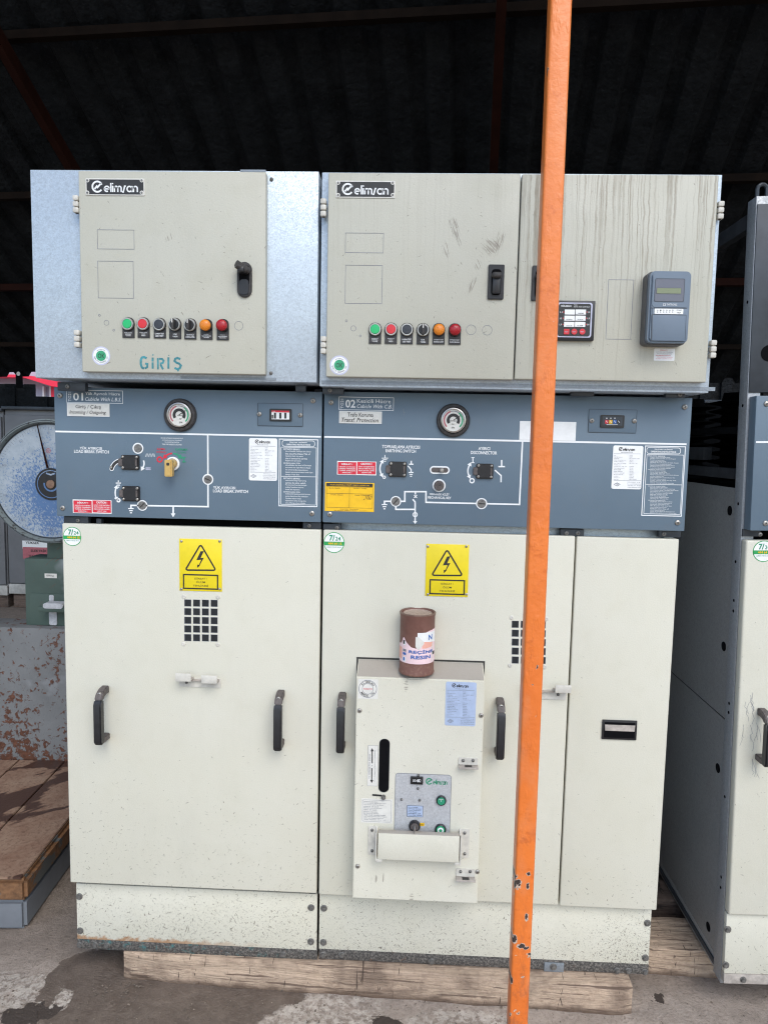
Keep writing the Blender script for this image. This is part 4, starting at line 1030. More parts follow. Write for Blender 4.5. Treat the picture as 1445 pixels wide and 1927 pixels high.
# selector knob
x, z = P(326, 872.5, YP); g = G(); g.lathe([(13*SC(YP), -.0002), (13*SC(YP), -.006), (10.5*SC(YP), -.0075), (10*SC(YP), -.003)], x, YP, z, 'white_label', seg=32)
g.lathe([(.0125, -.003), (.0125, -.024), (.011, -.026), (0, -.026)], x, YP, z, 'brass', seg=28); kb = g.build('changeover_knob', pn)
g = G(); g.rrect(x-.0105, x+.0105, z-.035, z+.012, .004, YP-.044, .02, 'brass', .003); g.rrect(x-.004, x+.004, z-.004, z+.004, .002, YP-.0446, .001, 'recess'); g.build('knob_lever', kb)
red_label(pn, (137, 940.6, 210, 966), YP)
data_label(pn, (468.5, 824.5, 521.5, 904.5), YP, seed=3); instr_label(pn, (524.5, 826, 598, 953.5), YP, 11, 12, 12, .555)

# lower door
g = G(); g.rect((124.5, 991, 599.8, 1672), YD, .028, 'cream', .0035, 3); dr = g.build('lower_door', c1)
service_sticker(dr, 136.5, 1009.5, YD, 18.5, True)
warning_sign(dr, (337.5, 1014.5, 417.5, 1112.5), YD)
vent(dr, 347.2, 1128.8, 409.5, 1206.8, YD, 4, 5, 12.7, ((346, 1123), (410.2, 1124), (345.5, 1212.3), (409.8, 1213.3)))
hook_bracket(dr, (338, 1276, 416, 1293), ((330, 1268, 359, 1283), (379, 1272, 408, 1287)), YD)
pull_handle(dr, 199, 1291, 1387, YD); pull_handle(dr, 529.5, 1299, 1398, YD)
# plinth
g = G(); g.rect((144.5, 1673.5, 596.5, 1778.5), YK, .015, 'plinth', .0015); pl = g.build('plinth_panel', c1)
for a, b in ((149.5, 1687.5), (151, 1752), (585.5, 1708.5), (585, 1772.5)): screw(pl, a, b, YK, 6, 'bolt', 'zinc_dark', 'hex')
g = G(); g.rect((146, 1779, 597, 1796.5), YK-.001, .05, 'rail', .001); rl = g.build('base_rail', c1)
for a, b in ((150.5, 1778.5), (180, 1779), (202, 1779.5), (367.5, 1786.5), (533, 1796.5), (427, 1795)): screw(rl, a, b, YK-.001, 5.5 if a != 427 else 3, 'bolt', 'zinc_dark', 'hex')

# ---------------- cabinet 2
c2 = thing('switchgear_cabinet', (1.25, .03, -.0227), 'wider cream switchgear cabinet with protruding breaker box, behind the orange post', 'switchgear cabinet', 'front row of cream and slate switchgear cabinets')
XA, XB = .754, 1.738
g = G(); g.box(XA, XB, .045, 1.15, .0, 1.69, 'galv', .003); g.build('cabinet_body', c2)
g = G(); g.box(XA, XA+.02, .03, .05, 0, 1.7, 'dark_steel', .001); g.box(XB-.02, XB+.006, .03, .05, 0, 1.7, 'galv', .001); g.build('corner_post', c2, split=True)
x0, x1, z0, z1 = RC(603.5, 325.5, 1346.5, 733, YG)
g = G(); g.box(x0, x1, YG, .30, z0, z1, 'galv', .002); o_box = g.build('control_box', c2)
g = G(); g.rect((604.5, 722, 1346, 729), YG-.0015, .01, 'galv_dull'); g.build('folded_flange', o_box)
g = G(); g.rect((615.5, 325, 972.8, 711.5), YU, .0245, 'box_door2', .003, 3); dr = g.build('upper_door', c2)
g = G(); g.rect((975.3, 327.5, 1341, 716.5), YU, .0245, 'box_door3', .003, 3); dr3 = g.build('upper_door', c2, 'rain-streaked upper door carrying the meter and relay')
nameplate(dr, (632, 339.5, 743.5, 371.5), YU)
g = G(); outline(g, (650, 438, 721.5, 475), YU-.0005); g.build('cutout_mark', dr); g = G(); outline(g, (649.8, 498.7, 719, 570.6), YU-.0005); g.build('cutout_mark', dr); g = G()
for cx, cy, r in ((665, 617.6, 4.8), (886.3, 620.3, 8.8), (916.6, 621, 8.8)):
    x, z = P(cx, cy, YU); g.ring(x, z, (r-.35)*SC(YU), (r+.35)*SC(YU), YU-.0005, 0, 'print_grey', 24); g.build('knockout_mark', dr); g = G()
for cx, cy in ((651.8, 603.4), (678, 631.8)):
    x, z = P(cx, cy, YU); g.ring(x, z, 1.4*SC(YU), 2.3*SC(YU), YU-.0005, 0, 'print_grey', 14); g.build('small_hole_mark', dr); g = G()
g = G(); outline(g, (1142.5, 526, 1189.5, 638), YU-.0005); g.build('cutout_mark', dr3)
ok_sticker(dr, 638.7, 687, YU, 18)
for yy in ((375, 410), (633, 667)): hinge(dr, 609.5, yy[0], yy[1], YG-.012)
hinge(dr3, 1352.5, 380, 415, YG-.010); hinge(dr3, 1338.5, 640, 675, YG-.010)
swing_latch(dr, (918, 498, 948, 563.5), YU); swing_latch(dr3, (1000, 500, 1030, 566), YU)
for cx, top, bot, kd, ls in ((706.3, 607, 646.5, 'green', ('KESİCİ', 'KAPAMA', 'CLOSE')), (736.2, 607, 646.8, 'red', ('KESİCİ', 'AÇMA', 'OPEN')), (766, 607.5, 647.3, 'blackb', ('LAMBA TEST', 'LED TEST')),
                             (796.3, 608, 648, 'sel', ('UZAK', 'YAKIN')), (826, 608, 648, 'lampa', ('DÜŞÜK GAZ', 'BASINÇ ALARM')), (856, 608.3, 648.5, 'lampr', ('DÜŞÜK GAZ', 'BASINÇ BLOKAJ'))):
    operator(c2, cx, top, bot, YU, kd, ls)
# protection relay
g = G(); g.rect((1042, 565, 1119, 640.5), YU-.012, .012, 'black', .002); rl = g.build('protection_relay', c2)
F = YU-.0124; g = G(); g.rrectpx((1048, 569, 1113.5, 634.5), 4, F-.0006, .0008, 'lilac'); g.rrectpx((1050.5, 571, 1111, 632.5), 4, F-.0012, .0005, 'print_black')
for r_ in range(3):
    yy = 582+11.6*r_
    for c_ in range(2):
        xx = 1062.5-r_*.7+20.6*c_; g.flat((xx, yy, xx+19.4, yy+9.5), F-.0016, 'white_label')
        if r_+c_: g.text(('', 'TRANSFORMER', 'BUCHHOLZ', 'SICAKLIK', 'GERİLİM', 'ALARM')[r_*2+c_], (xx+4, yy+6.2, xx+15, yy+8.2), F-.0020, 'print_black')
    for xx, t in ((1054, 'L%d' % (1+r_)), (1106, 'L%d' % (4+r_))): g.text(t, (xx-r_*.7, yy+3.5, xx+4-r_*.7, yy+6.5), F-.0016, 'white')
    for xx in (1060.3, 1104): x, z = P(xx-r_*.7, yy+5, F); g.disc(x, z, .0014, F-.0018, 0, 'btn_red', 10)
g.text('RÖLESAN', (1056, 573, 1074.5, 577), F-.0016, 'white', .02); g.text('TR-06', (1079.5, 572.5, 1086, 574.5), F-.0016, 'white'); g.text('DIGITAL AC/DC ALARM RELAY', (1079.5, 576, 1110, 578), F-.0016, 'white')
g.build('relay_face', rl)
for i, xx in enumerate((1065.5, 1080, 1095.2)):
    g = G(); x, z = P(xx, 624, F)
    if i == 0: g.rrect(x-.0068, x+.0068, z-.0068, z+.0068, .001, F-.0032, .002, 'btn_red', .0004)
    else: g.disc(x, z, .0074, F-.0032, .002, 'btn_red', 26, .0004)
    g.text('TEST', (xx-3.5, 623, xx+3.5, 625), F-.0036, 'lilac'); g.build('relay_button', rl)
# earth-fault relay / meter
mx0, mx1, mz0, mz1 = RC(1221.5, 509, 1298.5, 644.5, YU-.055)
g = G(); g.rrect(mx0-.002, mx1+.002, mz0-.003, mz1+.003, .012, YU-.034, .034, 'meter_side', .002); g.rrect(mx0, mx1, mz0, mz1, .012, YU-.055, .021, 'meter', .005); mt_ = g.build('meter', c2); F = YU-.0553
g = G(); g.rrectpx((1228, 516, 1295, 578), 6, F-.0008, .001, 'meter', .0003); g.rrectpx((1232.5, 524, 1287.5, 567), 2, F-.0014, .0004, 'meter_win'); g.rframe((1232.5, 524, 1287.5, 567), 2, .9, F-.0018, 'dark_steel'); g.build('meter_window', mt_)
g = G(); g.flat((1236, 541.5, 1281.5, 552), F-.0022, 'lcd'); g.frame((1236, 541.5, 1281.5, 552), .5, F-.0024, 'meter_side'); g.build('display', mt_)
g = G(); g.rect((1226, 579, 1293.5, 641), F-.0012, .0016, 'meter', .0004); g.line([(1227, 592), (1226, 641)], 1.2, F-.0016, 'recess'); g.line([(1227, 591), (1291, 592.5)], .8, F-.0016, 'dark_steel'); g.line([(1291, 593), (1289, 640)], .6, F-.0016, 'dark_steel'); g.line([(1225, 579), (1293, 579.5)], .9, F-.0018, 'recess'); g.build('meter_flap', mt_)
g = G(); g.rrectpx((1231.5, 580.5, 1285.5, 590.5), 1, F-.0022, .0006, 'white_label')
for i in range(6): g.text(str((100, 1, 2, 3, 4, 5)[i]), (1236+5.7*i, 582.3, 1238.5+5.7*i, 584.6), F-.0026, 'print_black'); g.flat((1236+5.7*i, 586, 1238+5.7*i, 587.6), F-.0026, 'print_grey')
g.text('START', (1273, 582.3, 1283, 584.5), F-.0026, 'print_black'); g.text('TRIP', (1273, 587, 1281, 589.2), F-.0026, 'print_black'); g.build('indicator_strip', mt_)
g = G(); g.text('THYTRONIC', (1254, 570.8, 1274, 574.8), F-.0014, 'white', .0); g.frame((1248, 571.2, 1252, 574.6), .6, F-.0014, 'white'); g.build('meter_lettering', mt_)
g = G(); g.rrectpx((1230.5, 655.5, 1269.5, 678.5), 1.5, YU-.0008, .0008, 'white_label'); g.text('DİKKAT !', (1242, 657.3, 1256, 659.3), YU-.0012, 'red', .02)
for i, t in enumerate(('SERVİS TESTİNDEN', 'ÖNCE RÖLENİN', 'BESLEMESİNİ KESİNİZ', 'RÖLE KAPAĞI AÇIKKEN', 'ENERJİ VERMEYİNİZ')): g.text(t, (1234+i % 2*2, 661.2+3.2*i, 1266-i % 3*2, 663+3.2*i), YU-.0012, 'red' if i > 1 else 'print_grey')
g.build('notice_sticker', dr3)
bolts_gap(c2, ((607, 728, 646, 741, (621,)), (1075, 733, 1118, 745, ()), (1253, 737, 1289, 748, (1279,))), YG+.04)
bolts_gap(c2, ((608, 986, 641, 1000, (634,)), (1055, 996, 1099, 1010, (1066, 1087)), (1240, 998, 1281, 1011, (1249, ))), .012)
# slate panel
g = G(); g.rect((608.3, 742, 1296, 991.5), YP, .035, 'slate', .0025); pn = g.build('mimic_panel', c2)
for a, b in ((623, 757), (620.4, 967.7), (1288.3, 765.7), (1274.6, 983.6)): screw(pn, a, b, YP, 5)
id_block(pn, (638, 747.5, 740.4, 771.5), '02', 'Kesicili Hücre', 'Cubicle With C.B.', YP)
white_plate(pn, (638, 773.5, 718.5, 797), 'Trafo Koruma', 'Transf. Protection', YP)
gauge(pn, 852.5, 791, YP, c2)
g = G(); g.rect((1107.5, 770.5, 1197.5, 814), YP-.0015, .0015, 'slate', .0003); g.rframe((1107.5, 770.5, 1197.5, 814), 1, .7, YP-.0018, 'dark_steel'); wp = g.build('indicator_window', pn)
for a, b in ((1113.3, 791.3), (1193.4, 792)): screw(wp, a, b, YP-.0015, 4.4)
g = G(); g.rrectpx((1130, 780.8, 1175, 804.8), 2, YP-.006, .0045, 'black', .001); F = YP-.0066; g.flat((1133.5, 783.5, 1171, 800.5), F, 'dark_steel')
for i, k_ in enumerate(('red', 'amber_label', 'can_blue', 'print_black')):
    a = 1138.5+7.6*i; g.flat((a, 790, a+6, 797), F-.0004, k_)
    if i < 3: x, z = P(a+3, 786.8, F); g.disc(x, z, .0016, F-.0004, 0, 'white', 10)
    g.line([(a+1.5, 791.5), (a+4.5, 795)], .9, F-.0008, 'white')
g.line([(1141, 799), (1162, 799)], .7, F-.0004, 'white'); g.build('voltage_indicator', wp)
g = G(); g.flat((977.5, 793, 1083.5, 828.5), YP-.0012, 'white_label'); g.build('blank_label', pn)
g = G(); L = YP-.0007
x0, x1, z0, z1 = RC(610, 827.2, 1292, 830.6, YP); g.poly([(x0, L, z0), (x1, L, z0), (x1, L, z1), (x0, L, z1)], 'white')
g.line([(983, 831), (977.3, 949.3), (801.5, 945.3), (801.5, 925.2), (761.7, 925.2), (761.7, 943.4), (753, 943.4)], 2.9, L-.0003, 'white')
g.line([(737, 943.4), (723.4, 943.4), (723.4, 949)], 2.9, L-.0003, 'white'); earth(g, 723.4, 949.5, L-.0006, 1, True, 0)
g.line([(744.7, 952), (744.7, 958.6), (781, 958.6)], 2.9, L-.0003, 'white')
g.line([(781.5, 926), (781.5, 930.5)], 2.6, L-.0006, 'white'); g.line([(779, 931.5), (784.5, 937)], 1.8, L-.0006, 'white'); g.line([(784.5, 931.5), (779, 937)], 1.8, L-.0009, 'white')
g.line([(776.5, 939.5), (781, 944.5), (781, 981)], 2.8, L-.0006, 'white'); x, z = P(781, 968.3, L); g.ring(x, z, 2.9*SC(L), 4.9*SC(L), L-.0009, 0, 'white', 24)
q = [P(a, b, L) for a, b in ((776.8, 980.5), (785.2, 980.5), (781, 986))]; g.poly([(a, L-.0009, b) for a, b in q], 'white')
g.text('TOPRAKLAMA AYIRICISI', (719, 837.8, 790, 844), L, 'white', .02); g.text('EARTHING SWITCH', (725.7, 845.5, 782.4, 851.5), L, 'white', .02)
g.text('AYIRICI', (900, 841, 922, 847), L, 'white', .02); g.text('DISCONNECTOR', (885.7, 848.8, 935, 855), L, 'white', .02)
g.text('MEKANİK KİLİT', (808.5, 927.3, 845.4, 932.2), L, 'white', .02); g.text('MECHANICAL KEY', (804.5, 934.2, 848.8, 939), L, 'white', .02)
g.line([(724.3, 856), (724.3, 862)], 1.6, L, 'white')
for i, w_ in enumerate((6, 3.8, 1.8)): g.line([(724.3-w_, 862+3*i), (724.3+w_, 862+3*i)], 1.4, L-.0003, 'white')
g.arc(737, 882, 22, 150, 208, 2.6, L, 'white', 12, 3); x, z = P(722.8, 898, L); g.ring(x, z, 1.4*SC(L), 3.2*SC(L), L, 0, 'white', 20)
g.line([(773.7, 867), (773.7, 873)], 2.6, L, 'white'); g.line([(769.5, 873.5), (778, 873.5)], 2.2, L-.0003, 'white'); g.line([(767.5, 876.5), (773.5, 883.5), (773.5, 888)], 2.3, L, 'white'); earth(g, 773.3, 889, L-.0003, .9, True, 0)
g.line([(889.7, 861), (889.7, 870.5)], 1.8, L, 'white'); g.line([(886.8, 861), (892.6, 861)], 1.4, L-.0003, 'white'); g.line([(886.8, 870.7), (892.6, 870.7)], 1.4, L-.0003, 'white')
g.arc(901, 886, 20.5, 152, 206, 2.6, L, 'white', 12, 3); x, z = P(888, 904.5, L); g.ring(x, z, 2.7*SC(L), 5.1*SC(L), L, 0, 'white', 24)
g.line([(943.8, 865.5), (943.8, 877.5)], 2.6, L, 'white'); g.line([(937.5, 878), (950, 878)], 2.6, L-.0003, 'white'); g.line([(931, 884.5), (942.8, 895), (942.6, 907.5)], 2.6, L, 'white')
g.build('mimic_diagram', pn)
lock_cover(pn, (731.5, 868.5, 765, 897.3), YP); lock_cover(pn, (895.5, 872.3, 928, 901), YP)
eye(pn, 744.7, 943.4, YP, 10.2, 8.2, 50); eye(pn, 906, 947.6, YP, 10.6, 8.4, -2)
x0, x1, z0, z1 = RC(808.5, 877, 846, 891.8, YP); g = G(); g.rrect(x0, x1, z0, z1, .02, YP-.001, .001, 'white', 0, 8); g.rrect(x0+.004, x1-.004, z0+.004, z1-.004, .02, YP-.0015, .0003, 'black_brown', 0, 8); sl = g.build('shutter_slot', pn)
x, z = P(831, 884.6, YP); g = G(); g.lathe([(.0058, -.0015), (.0065, -.012), (.005, -.016), (0, -.0165)], x, YP, z, 'zinc', seg=18); g.build('slot_knob', sl)
x, z = P(826, 913.6, YP); k = SC(YP); g = G(); g.ring(x, z, 9.6*k, 12.4*k, YP-.001, 0, 'white', 36); g.lathe([(9.6*k, -.001), (9.3*k, -.012), (8.2*k, -.0145), (5.5*k, -.0145), (5.2*k, -.0125), (0, -.0125)], x, YP, z, 'black_brown', seg=32)
g.stroke([(x-.003, z-.001), (x+.005, z+.003)], .0018, YP-.0131, 'recess'); g.build('key_lock', pn)
red_label(pn, (634.3, 868, 708.2, 893.8), YP)
px = (611.5, 908, 704, 962.5); g = G(); g.flat(px, YP-.0005, 'amber_label'); L = YP-.0009; x0, y0, x1, y1 = px
g.flat((x0+2.5, y0+1.5, x1-2.5, y0+7.5), L, 'print_black'); g.text('HÜCRE GERİLİM BİLGİ ETİKETİ / CUBICLE LINE INFO TAG', (x0+10, y0+3, x1-9, y0+6), L-.0004, 'amber_label')
g.frame((x0+3, y0+8.5, x1-3, y1-7), .45, L, 'print_black'); g.line([((x0+x1)/2, y0+8.5), ((x0+x1)/2-.6, y1-7)], .5, L, 'print_black'); g.line([(x0+3, y0+20), (x1-3, y0+22)], .5, L-.0003, 'print_black')
for t, q in (('Hücre No / Cubicle No', (619, 910+7, 640, 919.5)), ('Gerilim / Voltage', (665, 918, 690, 920.5)), ('Trafo Gücü', (622, 930, 645, 932)), ('Kablo / Cable', (668, 931, 690, 933)), ('ELEKTRİK TEHLİKESİ', (640, 957, 675, 959)), ('www.elimsan.com', (628, 960, 690, 961.6))): g.text(t, q, L, 'print_black')
g.line([(684, 941), (685.5, 939)], 1., L-.0005, 'print_black'); g.text('17521', (687, 932, 700.5, 940), L-.0005, 'print_black', .01, .4); g.build('line_info_label', pn)
data_label(pn, (1152, 838.5, 1208.5, 920.5), YP, seed=5); instr_label(pn, (1210, 839, 1286.5, 971.5), YP, 21, 21, 20, .55)

# lower doors
g = G(); g.rect((604, 1003, 1066.8, 1695), YD, .028, 'cream_door2', .0035, 3); dr = g.build('lower_door', c2, 'wide lower door carrying the breaker box')
g = G(); g.rect((1069.3, 1012, 1257, 1711), YD, .028, 'cream_door2', .0035, 3); d3 = g.build('lower_door', c2, 'narrow lower door with recessed black pull')
service_sticker(dr, 628.6, 1021, YD, 20)
warning_sign(dr, (801, 1024.3, 881.5, 1122.5), YD)
vent(dr, 963, 1169, 1026.3, 1249, YD, 4, 5, 12.7, ((962.5, 1162.5), (1028.3, 1164.8), (959.5, 1252.3), (1025, 1255.5)))
hook_bracket(dr, (998, 1297, 1065, 1316), ((990, 1288, 1020, 1302), (1045, 1290, 1075, 1304.5)), YD)
pull_handle(dr, 645, 1303, 1402, YD); pull_handle(dr, 940, 1313, 1414, YD)
x0, x1, z0, z1 = RC(1132, 1355, 1197.5, 1391.5, YD); g = G()
g.box(x0, x1, YD-.005, YD, z0, z1, 'black', .0015); g.box(x0+.006, x1-.006, YD-.0056, YD-.005, z0+.006, z1-.006, 'void'); g.poly([(x0+.010, YD-.0054, z0+.008), (x1-.008, YD-.0054, z0+.008), (x1-.006, YD-.0058, z1-.013), (x0+.007, YD-.0058, z1-.013)], 'bracket_dusty'); g.build('recessed_pull', d3)
g = G(); g.rect((600.5, 1687, 1224.5, 1801.5), YK, .015, 'plinth2', .0015); pl = g.build('plinth_panel', c2)
for a, b in ((609.5, 1709.5), (608.5, 1774), (1218, 1737.5), (1214, 1803)): screw(pl, a, b, YK, 6, 'bolt', 'zinc_dark', 'hex')
g = G(); g.rect((600, 1802, 1221, 1820), YK-.001, .05, 'rail', .001); rl = g.build('base_rail', c2)
for a, b in ((608, 1797), (643, 1797.5), (812, 1809.5), (1161, 1827), (1182, 1827.5), (1213, 1829.5)): screw(rl, a, b, YK-.001, 5.5, 'bolt', 'zinc_dark', 'hex')
g = G(); g.rect((1024, 1813.5, 1061, 1830), YK-.005, .004, 'galv_dull', .0005); pt = g.build('rail_plate', rl) ; screw(rl, 1041, 1820, YK-.005, 6, 'bolt', 'zinc_dark', 'hex')

# ---- breaker front: a box through the wide door
YBk = -.07; x0, x1 = .8615, 1.218; zf, zbk, zb = .902, .931, .2475
g = G(); b = bmesh.new()
pr = [(YBk, zb), (YBk, zf), (YD-.002, zbk), (YD-.002, zb)]
A = [b.verts.new((x0, y, z)) for y, z in pr]; B = [b.verts.new((x1, y, z)) for y, z in pr]
b.faces.new(A); b.faces.new(B)
for i in (0, 2, 3): b.faces.new((A[i], A[(i+1) % 4], B[(i+1) % 4], B[i]))
g.merge(b, 'breaker')
b = bmesh.new(); q = [b.verts.new(v) for v in ((x0, YBk, zf), (x1, YBk, zf), (x1, YD-.002, zbk), (x0, YD-.002, zbk))]; b.faces.new(q); g.merge(b, 'breaker_top')
bmesh.ops.remove_doubles(g.bm, verts=g.bm.verts, dist=1e-5)
bmesh.ops.recalc_face_normals(g.bm, faces=g.bm.faces)
bmesh.ops.bevel(g.bm, geom=[e for e in g.bm.edges if all(v.co.y < YBk+.001 for v in e.verts) or (abs(e.verts[0].co.x-e.verts[1].co.x) < 1e-5 and e.calc_face_angle(0) > .5 and min(v.co.z for v in e.verts) > .5)], offset=.0025, segments=2, affect='EDGES')
bk = g.build('breaker_box', c2)
g = G(); g.stroke([(x0-.003, .55), (x0-.003, zbk+.004), (x1+.003, zbk+.004), (x1+.003, .55)], .005, YD-.0012, 'recess'); g.build('gasket_gap', bk)
Y = YBk
for a, b in ((676.6, 1337.3), (905.3, 1346.4), (673, 1630.3), (898.2, 1640.7)): screw(bk, a, b, Y, 4.6)
cx, cy = 692, 1296.5; x, z = P(cx, cy, Y); k = SC(Y); g = G(); g.rect((673.5, 1278.5, 711.5, 1315.5), Y-.0004, .0003, 'offwhite'); g.ring(x, z, 16.6*k, 17.6*k, Y-.0008, 0, 'print_grey', 40); g.ring(x, z, 10.2*k, 11*k, Y-.0008, 0, 'print_grey', 32)
g.text('TÜRKİYE', (cx-8.5, cy-1.8, cx+8.5, cy+2), Y-.0008, 'red')
for t, mid, sgn in (('ELİMSAN', 90, -1), ('MADE IN', 270, 1)):
    for i, ch in enumerate(t):
        if ch == ' ': continue
        a = mid+sgn*(i-3)*17; b = text_bm(ch, .01, 0); xs = [v.co.x for v in b.verts]; ox = (max(xs)+min(xs))/2; s_ = 6.2*k; rot = a-90 if sgn < 0 else a+90; rr = 13.8*k
        for v in b.verts:
            u, w_ = (v.co.x-ox)*s_, (v.co.y-.35)*s_; c, sn = math.cos(R_(rot)), math.sin(R_(rot)); v.co = (x+rr*math.cos(R_(a))+u*c-w_*sn, Y-.0008, z+rr*math.sin(R_(a))+u*sn+w_*c)
        g.merge(b, 'print_black')
g.build('origin_sticker', bk)
data_label(bk, (838, 1284, 895.5, 1366.5), Y, 'blue_label', 9, 'VAKUMLU KESİCİ')
g = G(); g.rrectpx((713.3, 1391, 732.3, 1491), 10, Y-.0006, .0005, 'void'); x0_, x1_, z0_, z1_ = RC(713.3, 1391, 732.3, 1491, Y); g.stroke(rr_pts(x0_, x1_, z0_, z1_, .0128, 6), .0012, Y-.0010, 'dark_steel', True); g.build('charging_slot', bk)
g = G(); g.rect((692, 1403.5, 711, 1479.5), Y-.0005, .0004, 'offwhite'); g.frame((692, 1403.5, 711, 1479.5), .4, Y-.0009, 'print_grey')
for p_, q_ in (((700.3, 1437), (700.3, 1414)), ((699.6, 1446), (699.4, 1468))):
    g.line([p_, q_], 2, Y-.0009, 'print_black'); s_ = 1 if q_[1] > p_[1] else -1; t_ = [P(a, b, Y) for a, b in ((q_[0]-3, q_[1]), (q_[0]+3, q_[1]), (q_[0], q_[1]+6*s_))]; g.poly([(a, Y-.0009, b) for a, b in t_], 'print_black')
x, z = P(700, 1441.5, Y); g.disc(x, z, .0012, Y-.0009, 0, 'print_black', 10)
g.text('YAYI KURMAK İÇİN KOLU ÇEVİRİNİZ', (704, 1412, 706.5, 1472), Y-.0009, 'print_grey', 0, 0, 90); g.text('TO CHARGE THE SPRING', (694, 1420, 696.5, 1466), Y-.0009, 'print_grey', 0, 0, 90); g.build('charging_label', bk)
x, z = P(721.7, 1499.5, Y); g = G(); g.lathe([(.006, 0), (.0065, -.008), (.0045, -.012), (0, -.0125)], x, Y, z, 'zinc_dark', seg=18); g.line([(700.5, 1496.5), (718, 1497.8)], 3.6, Y-.0015, 'print_black'); g.build('shutter_latch', bk)
g = G(); g.rect((679.5, 1504, 738.5, 1549.5), Y-.0005, .0004, 'offwhite'); g.rframe((682, 1506.5, 736, 1547), 3, .45, Y-.0009, 'print_grey'); rows(g, (682, 1508, 736, 1526), 6, Y-.0009, 'print_grey', 31, (0,), .05, .95); rows(g, (682, 1527, 736, 1545), 6, Y-.0009, 'print_grey', 32, (0,), .05, .95); g.build('operation_label', bk)
g = G(); x0_, x1_, z0_, z1_ = RC(743, 1457, 847.5, 1578, Y); g.prism(rr_pts(x0_, x1_, z0_, z1_, .009, 5), Y-.0008, .0006, 'breaker_plate'); g.stroke(rr_pts(x0_, x1_, z0_, z1_, .009, 5), .0014, Y-.0011, 'print_grey', True); cp = g.build('control_plate', bk); Y2 = Y-.0012
g = G(); g.rect((772.5, 1463, 796, 1477), Y2-.006, .0055, 'black', .001); g.flat((775.5, 1466, 793, 1474.5), Y2-.0066, 'void')
for i in range(5): g.text(str((0, 0, 4, 1, 2)[i]), (776.5+3.3*i, 1467, 779+3.3*i, 1472.5), Y2-.007, 'white')
g.build('operation_counter', cp)
g = G(); logo(g, (801.5, 1465.5, 842, 1477.5), Y2-.0003, 'green_print', 1.1); g.build('maker_lettering', cp)
for a, b in ((786.5, 1484), (755.5, 1504.7), (789.5, 1506), (787, 1459.5)): screw(cp, a, b, Y2, 2.6, mat='zinc_dark')
g = G(); g.rect((765.5, 1516.5, 796, 1538), Y2-.0004, .0003, 'blue_label'); g.frame((766, 1517, 795.5, 1537.5), .6, Y2-.0008, 'print_black'); rows(g, (767, 1518.5, 795, 1536), 6, Y2-.0008, 'print_black', 41, (), .04, .98); g.build('note_label', cp)
x, z = P(780, 1553.5, Y2); g = G(); g.lathe([(11.2*k, 0), (11.2*k, -.006), (9.6*k, -.009), (8*k, -.0092)], x, Y2, z, 'black', seg=32); g.lathe([(8*k, -.009), (7.6*k, -.013), (0, -.0135)], x, Y2, z, 'black_brown', seg=28); ks = g.build('key_switch', cp)
g = G(); g.box(x-.0014, x+.0014, Y2-.034, Y2-.013, z-.018, z+.008, 'chrome', .0005); g.build('key', ks)
g = G(); g.rect((790.5, 1549.5, 798.5, 1555), Y2-.0006, .0004, 'amber_label'); g.text('0/I', (792, 1550.8, 797, 1554), Y2-.001, 'print_black'); g.rect((748.5, 1568.5, 760, 1571.5), Y2-.0005, .0004, 'red'); g.rect((782.5, 1569.5, 794.5, 1572.5), Y2-.0005, .0004, 'green_print'); g.build('position_tags', cp)
for (cx, cy, mt_b, n_) in ((830, 1506, 0, 'spring'), (828.7, 1560.5, 1, 'open')):
    x, z = P(cx, cy, Y2); g = G(); rr = (9.8+1.2*mt_b)*k; g.lathe([(rr, 0), (rr, -.006), (rr*.86, -.008), (rr*.8, -.005)], x, Y2, z, 'black', seg=32); ob = g.build('push_button', cp)
    g = G(); g.lathe([(rr*.78, -.004), (rr*.76, -.008), (0, -.0085)], x, Y2, z, 'ok_green' if mt_b else 'green_print', seg=28)
    if mt_b: g.ring(x, z, rr*.28, rr*.56, Y2-.0090, 0, 'white', 24)
    else: g.text('KAPAMA', (cx-4, cy-2, cx+4, cy+.1), Y2-.0090, 'white'); g.text('I', (cx-.6, cy+1, cx+.6, cy+3), Y2-.0090, 'white', .03)
    g.build('button_cap', ob)
corner_bracket(bk, (862.5, 1426, 899, 1449.5), Y); corner_bracket(bk, (857.5, 1635, 893.5, 1661), Y)
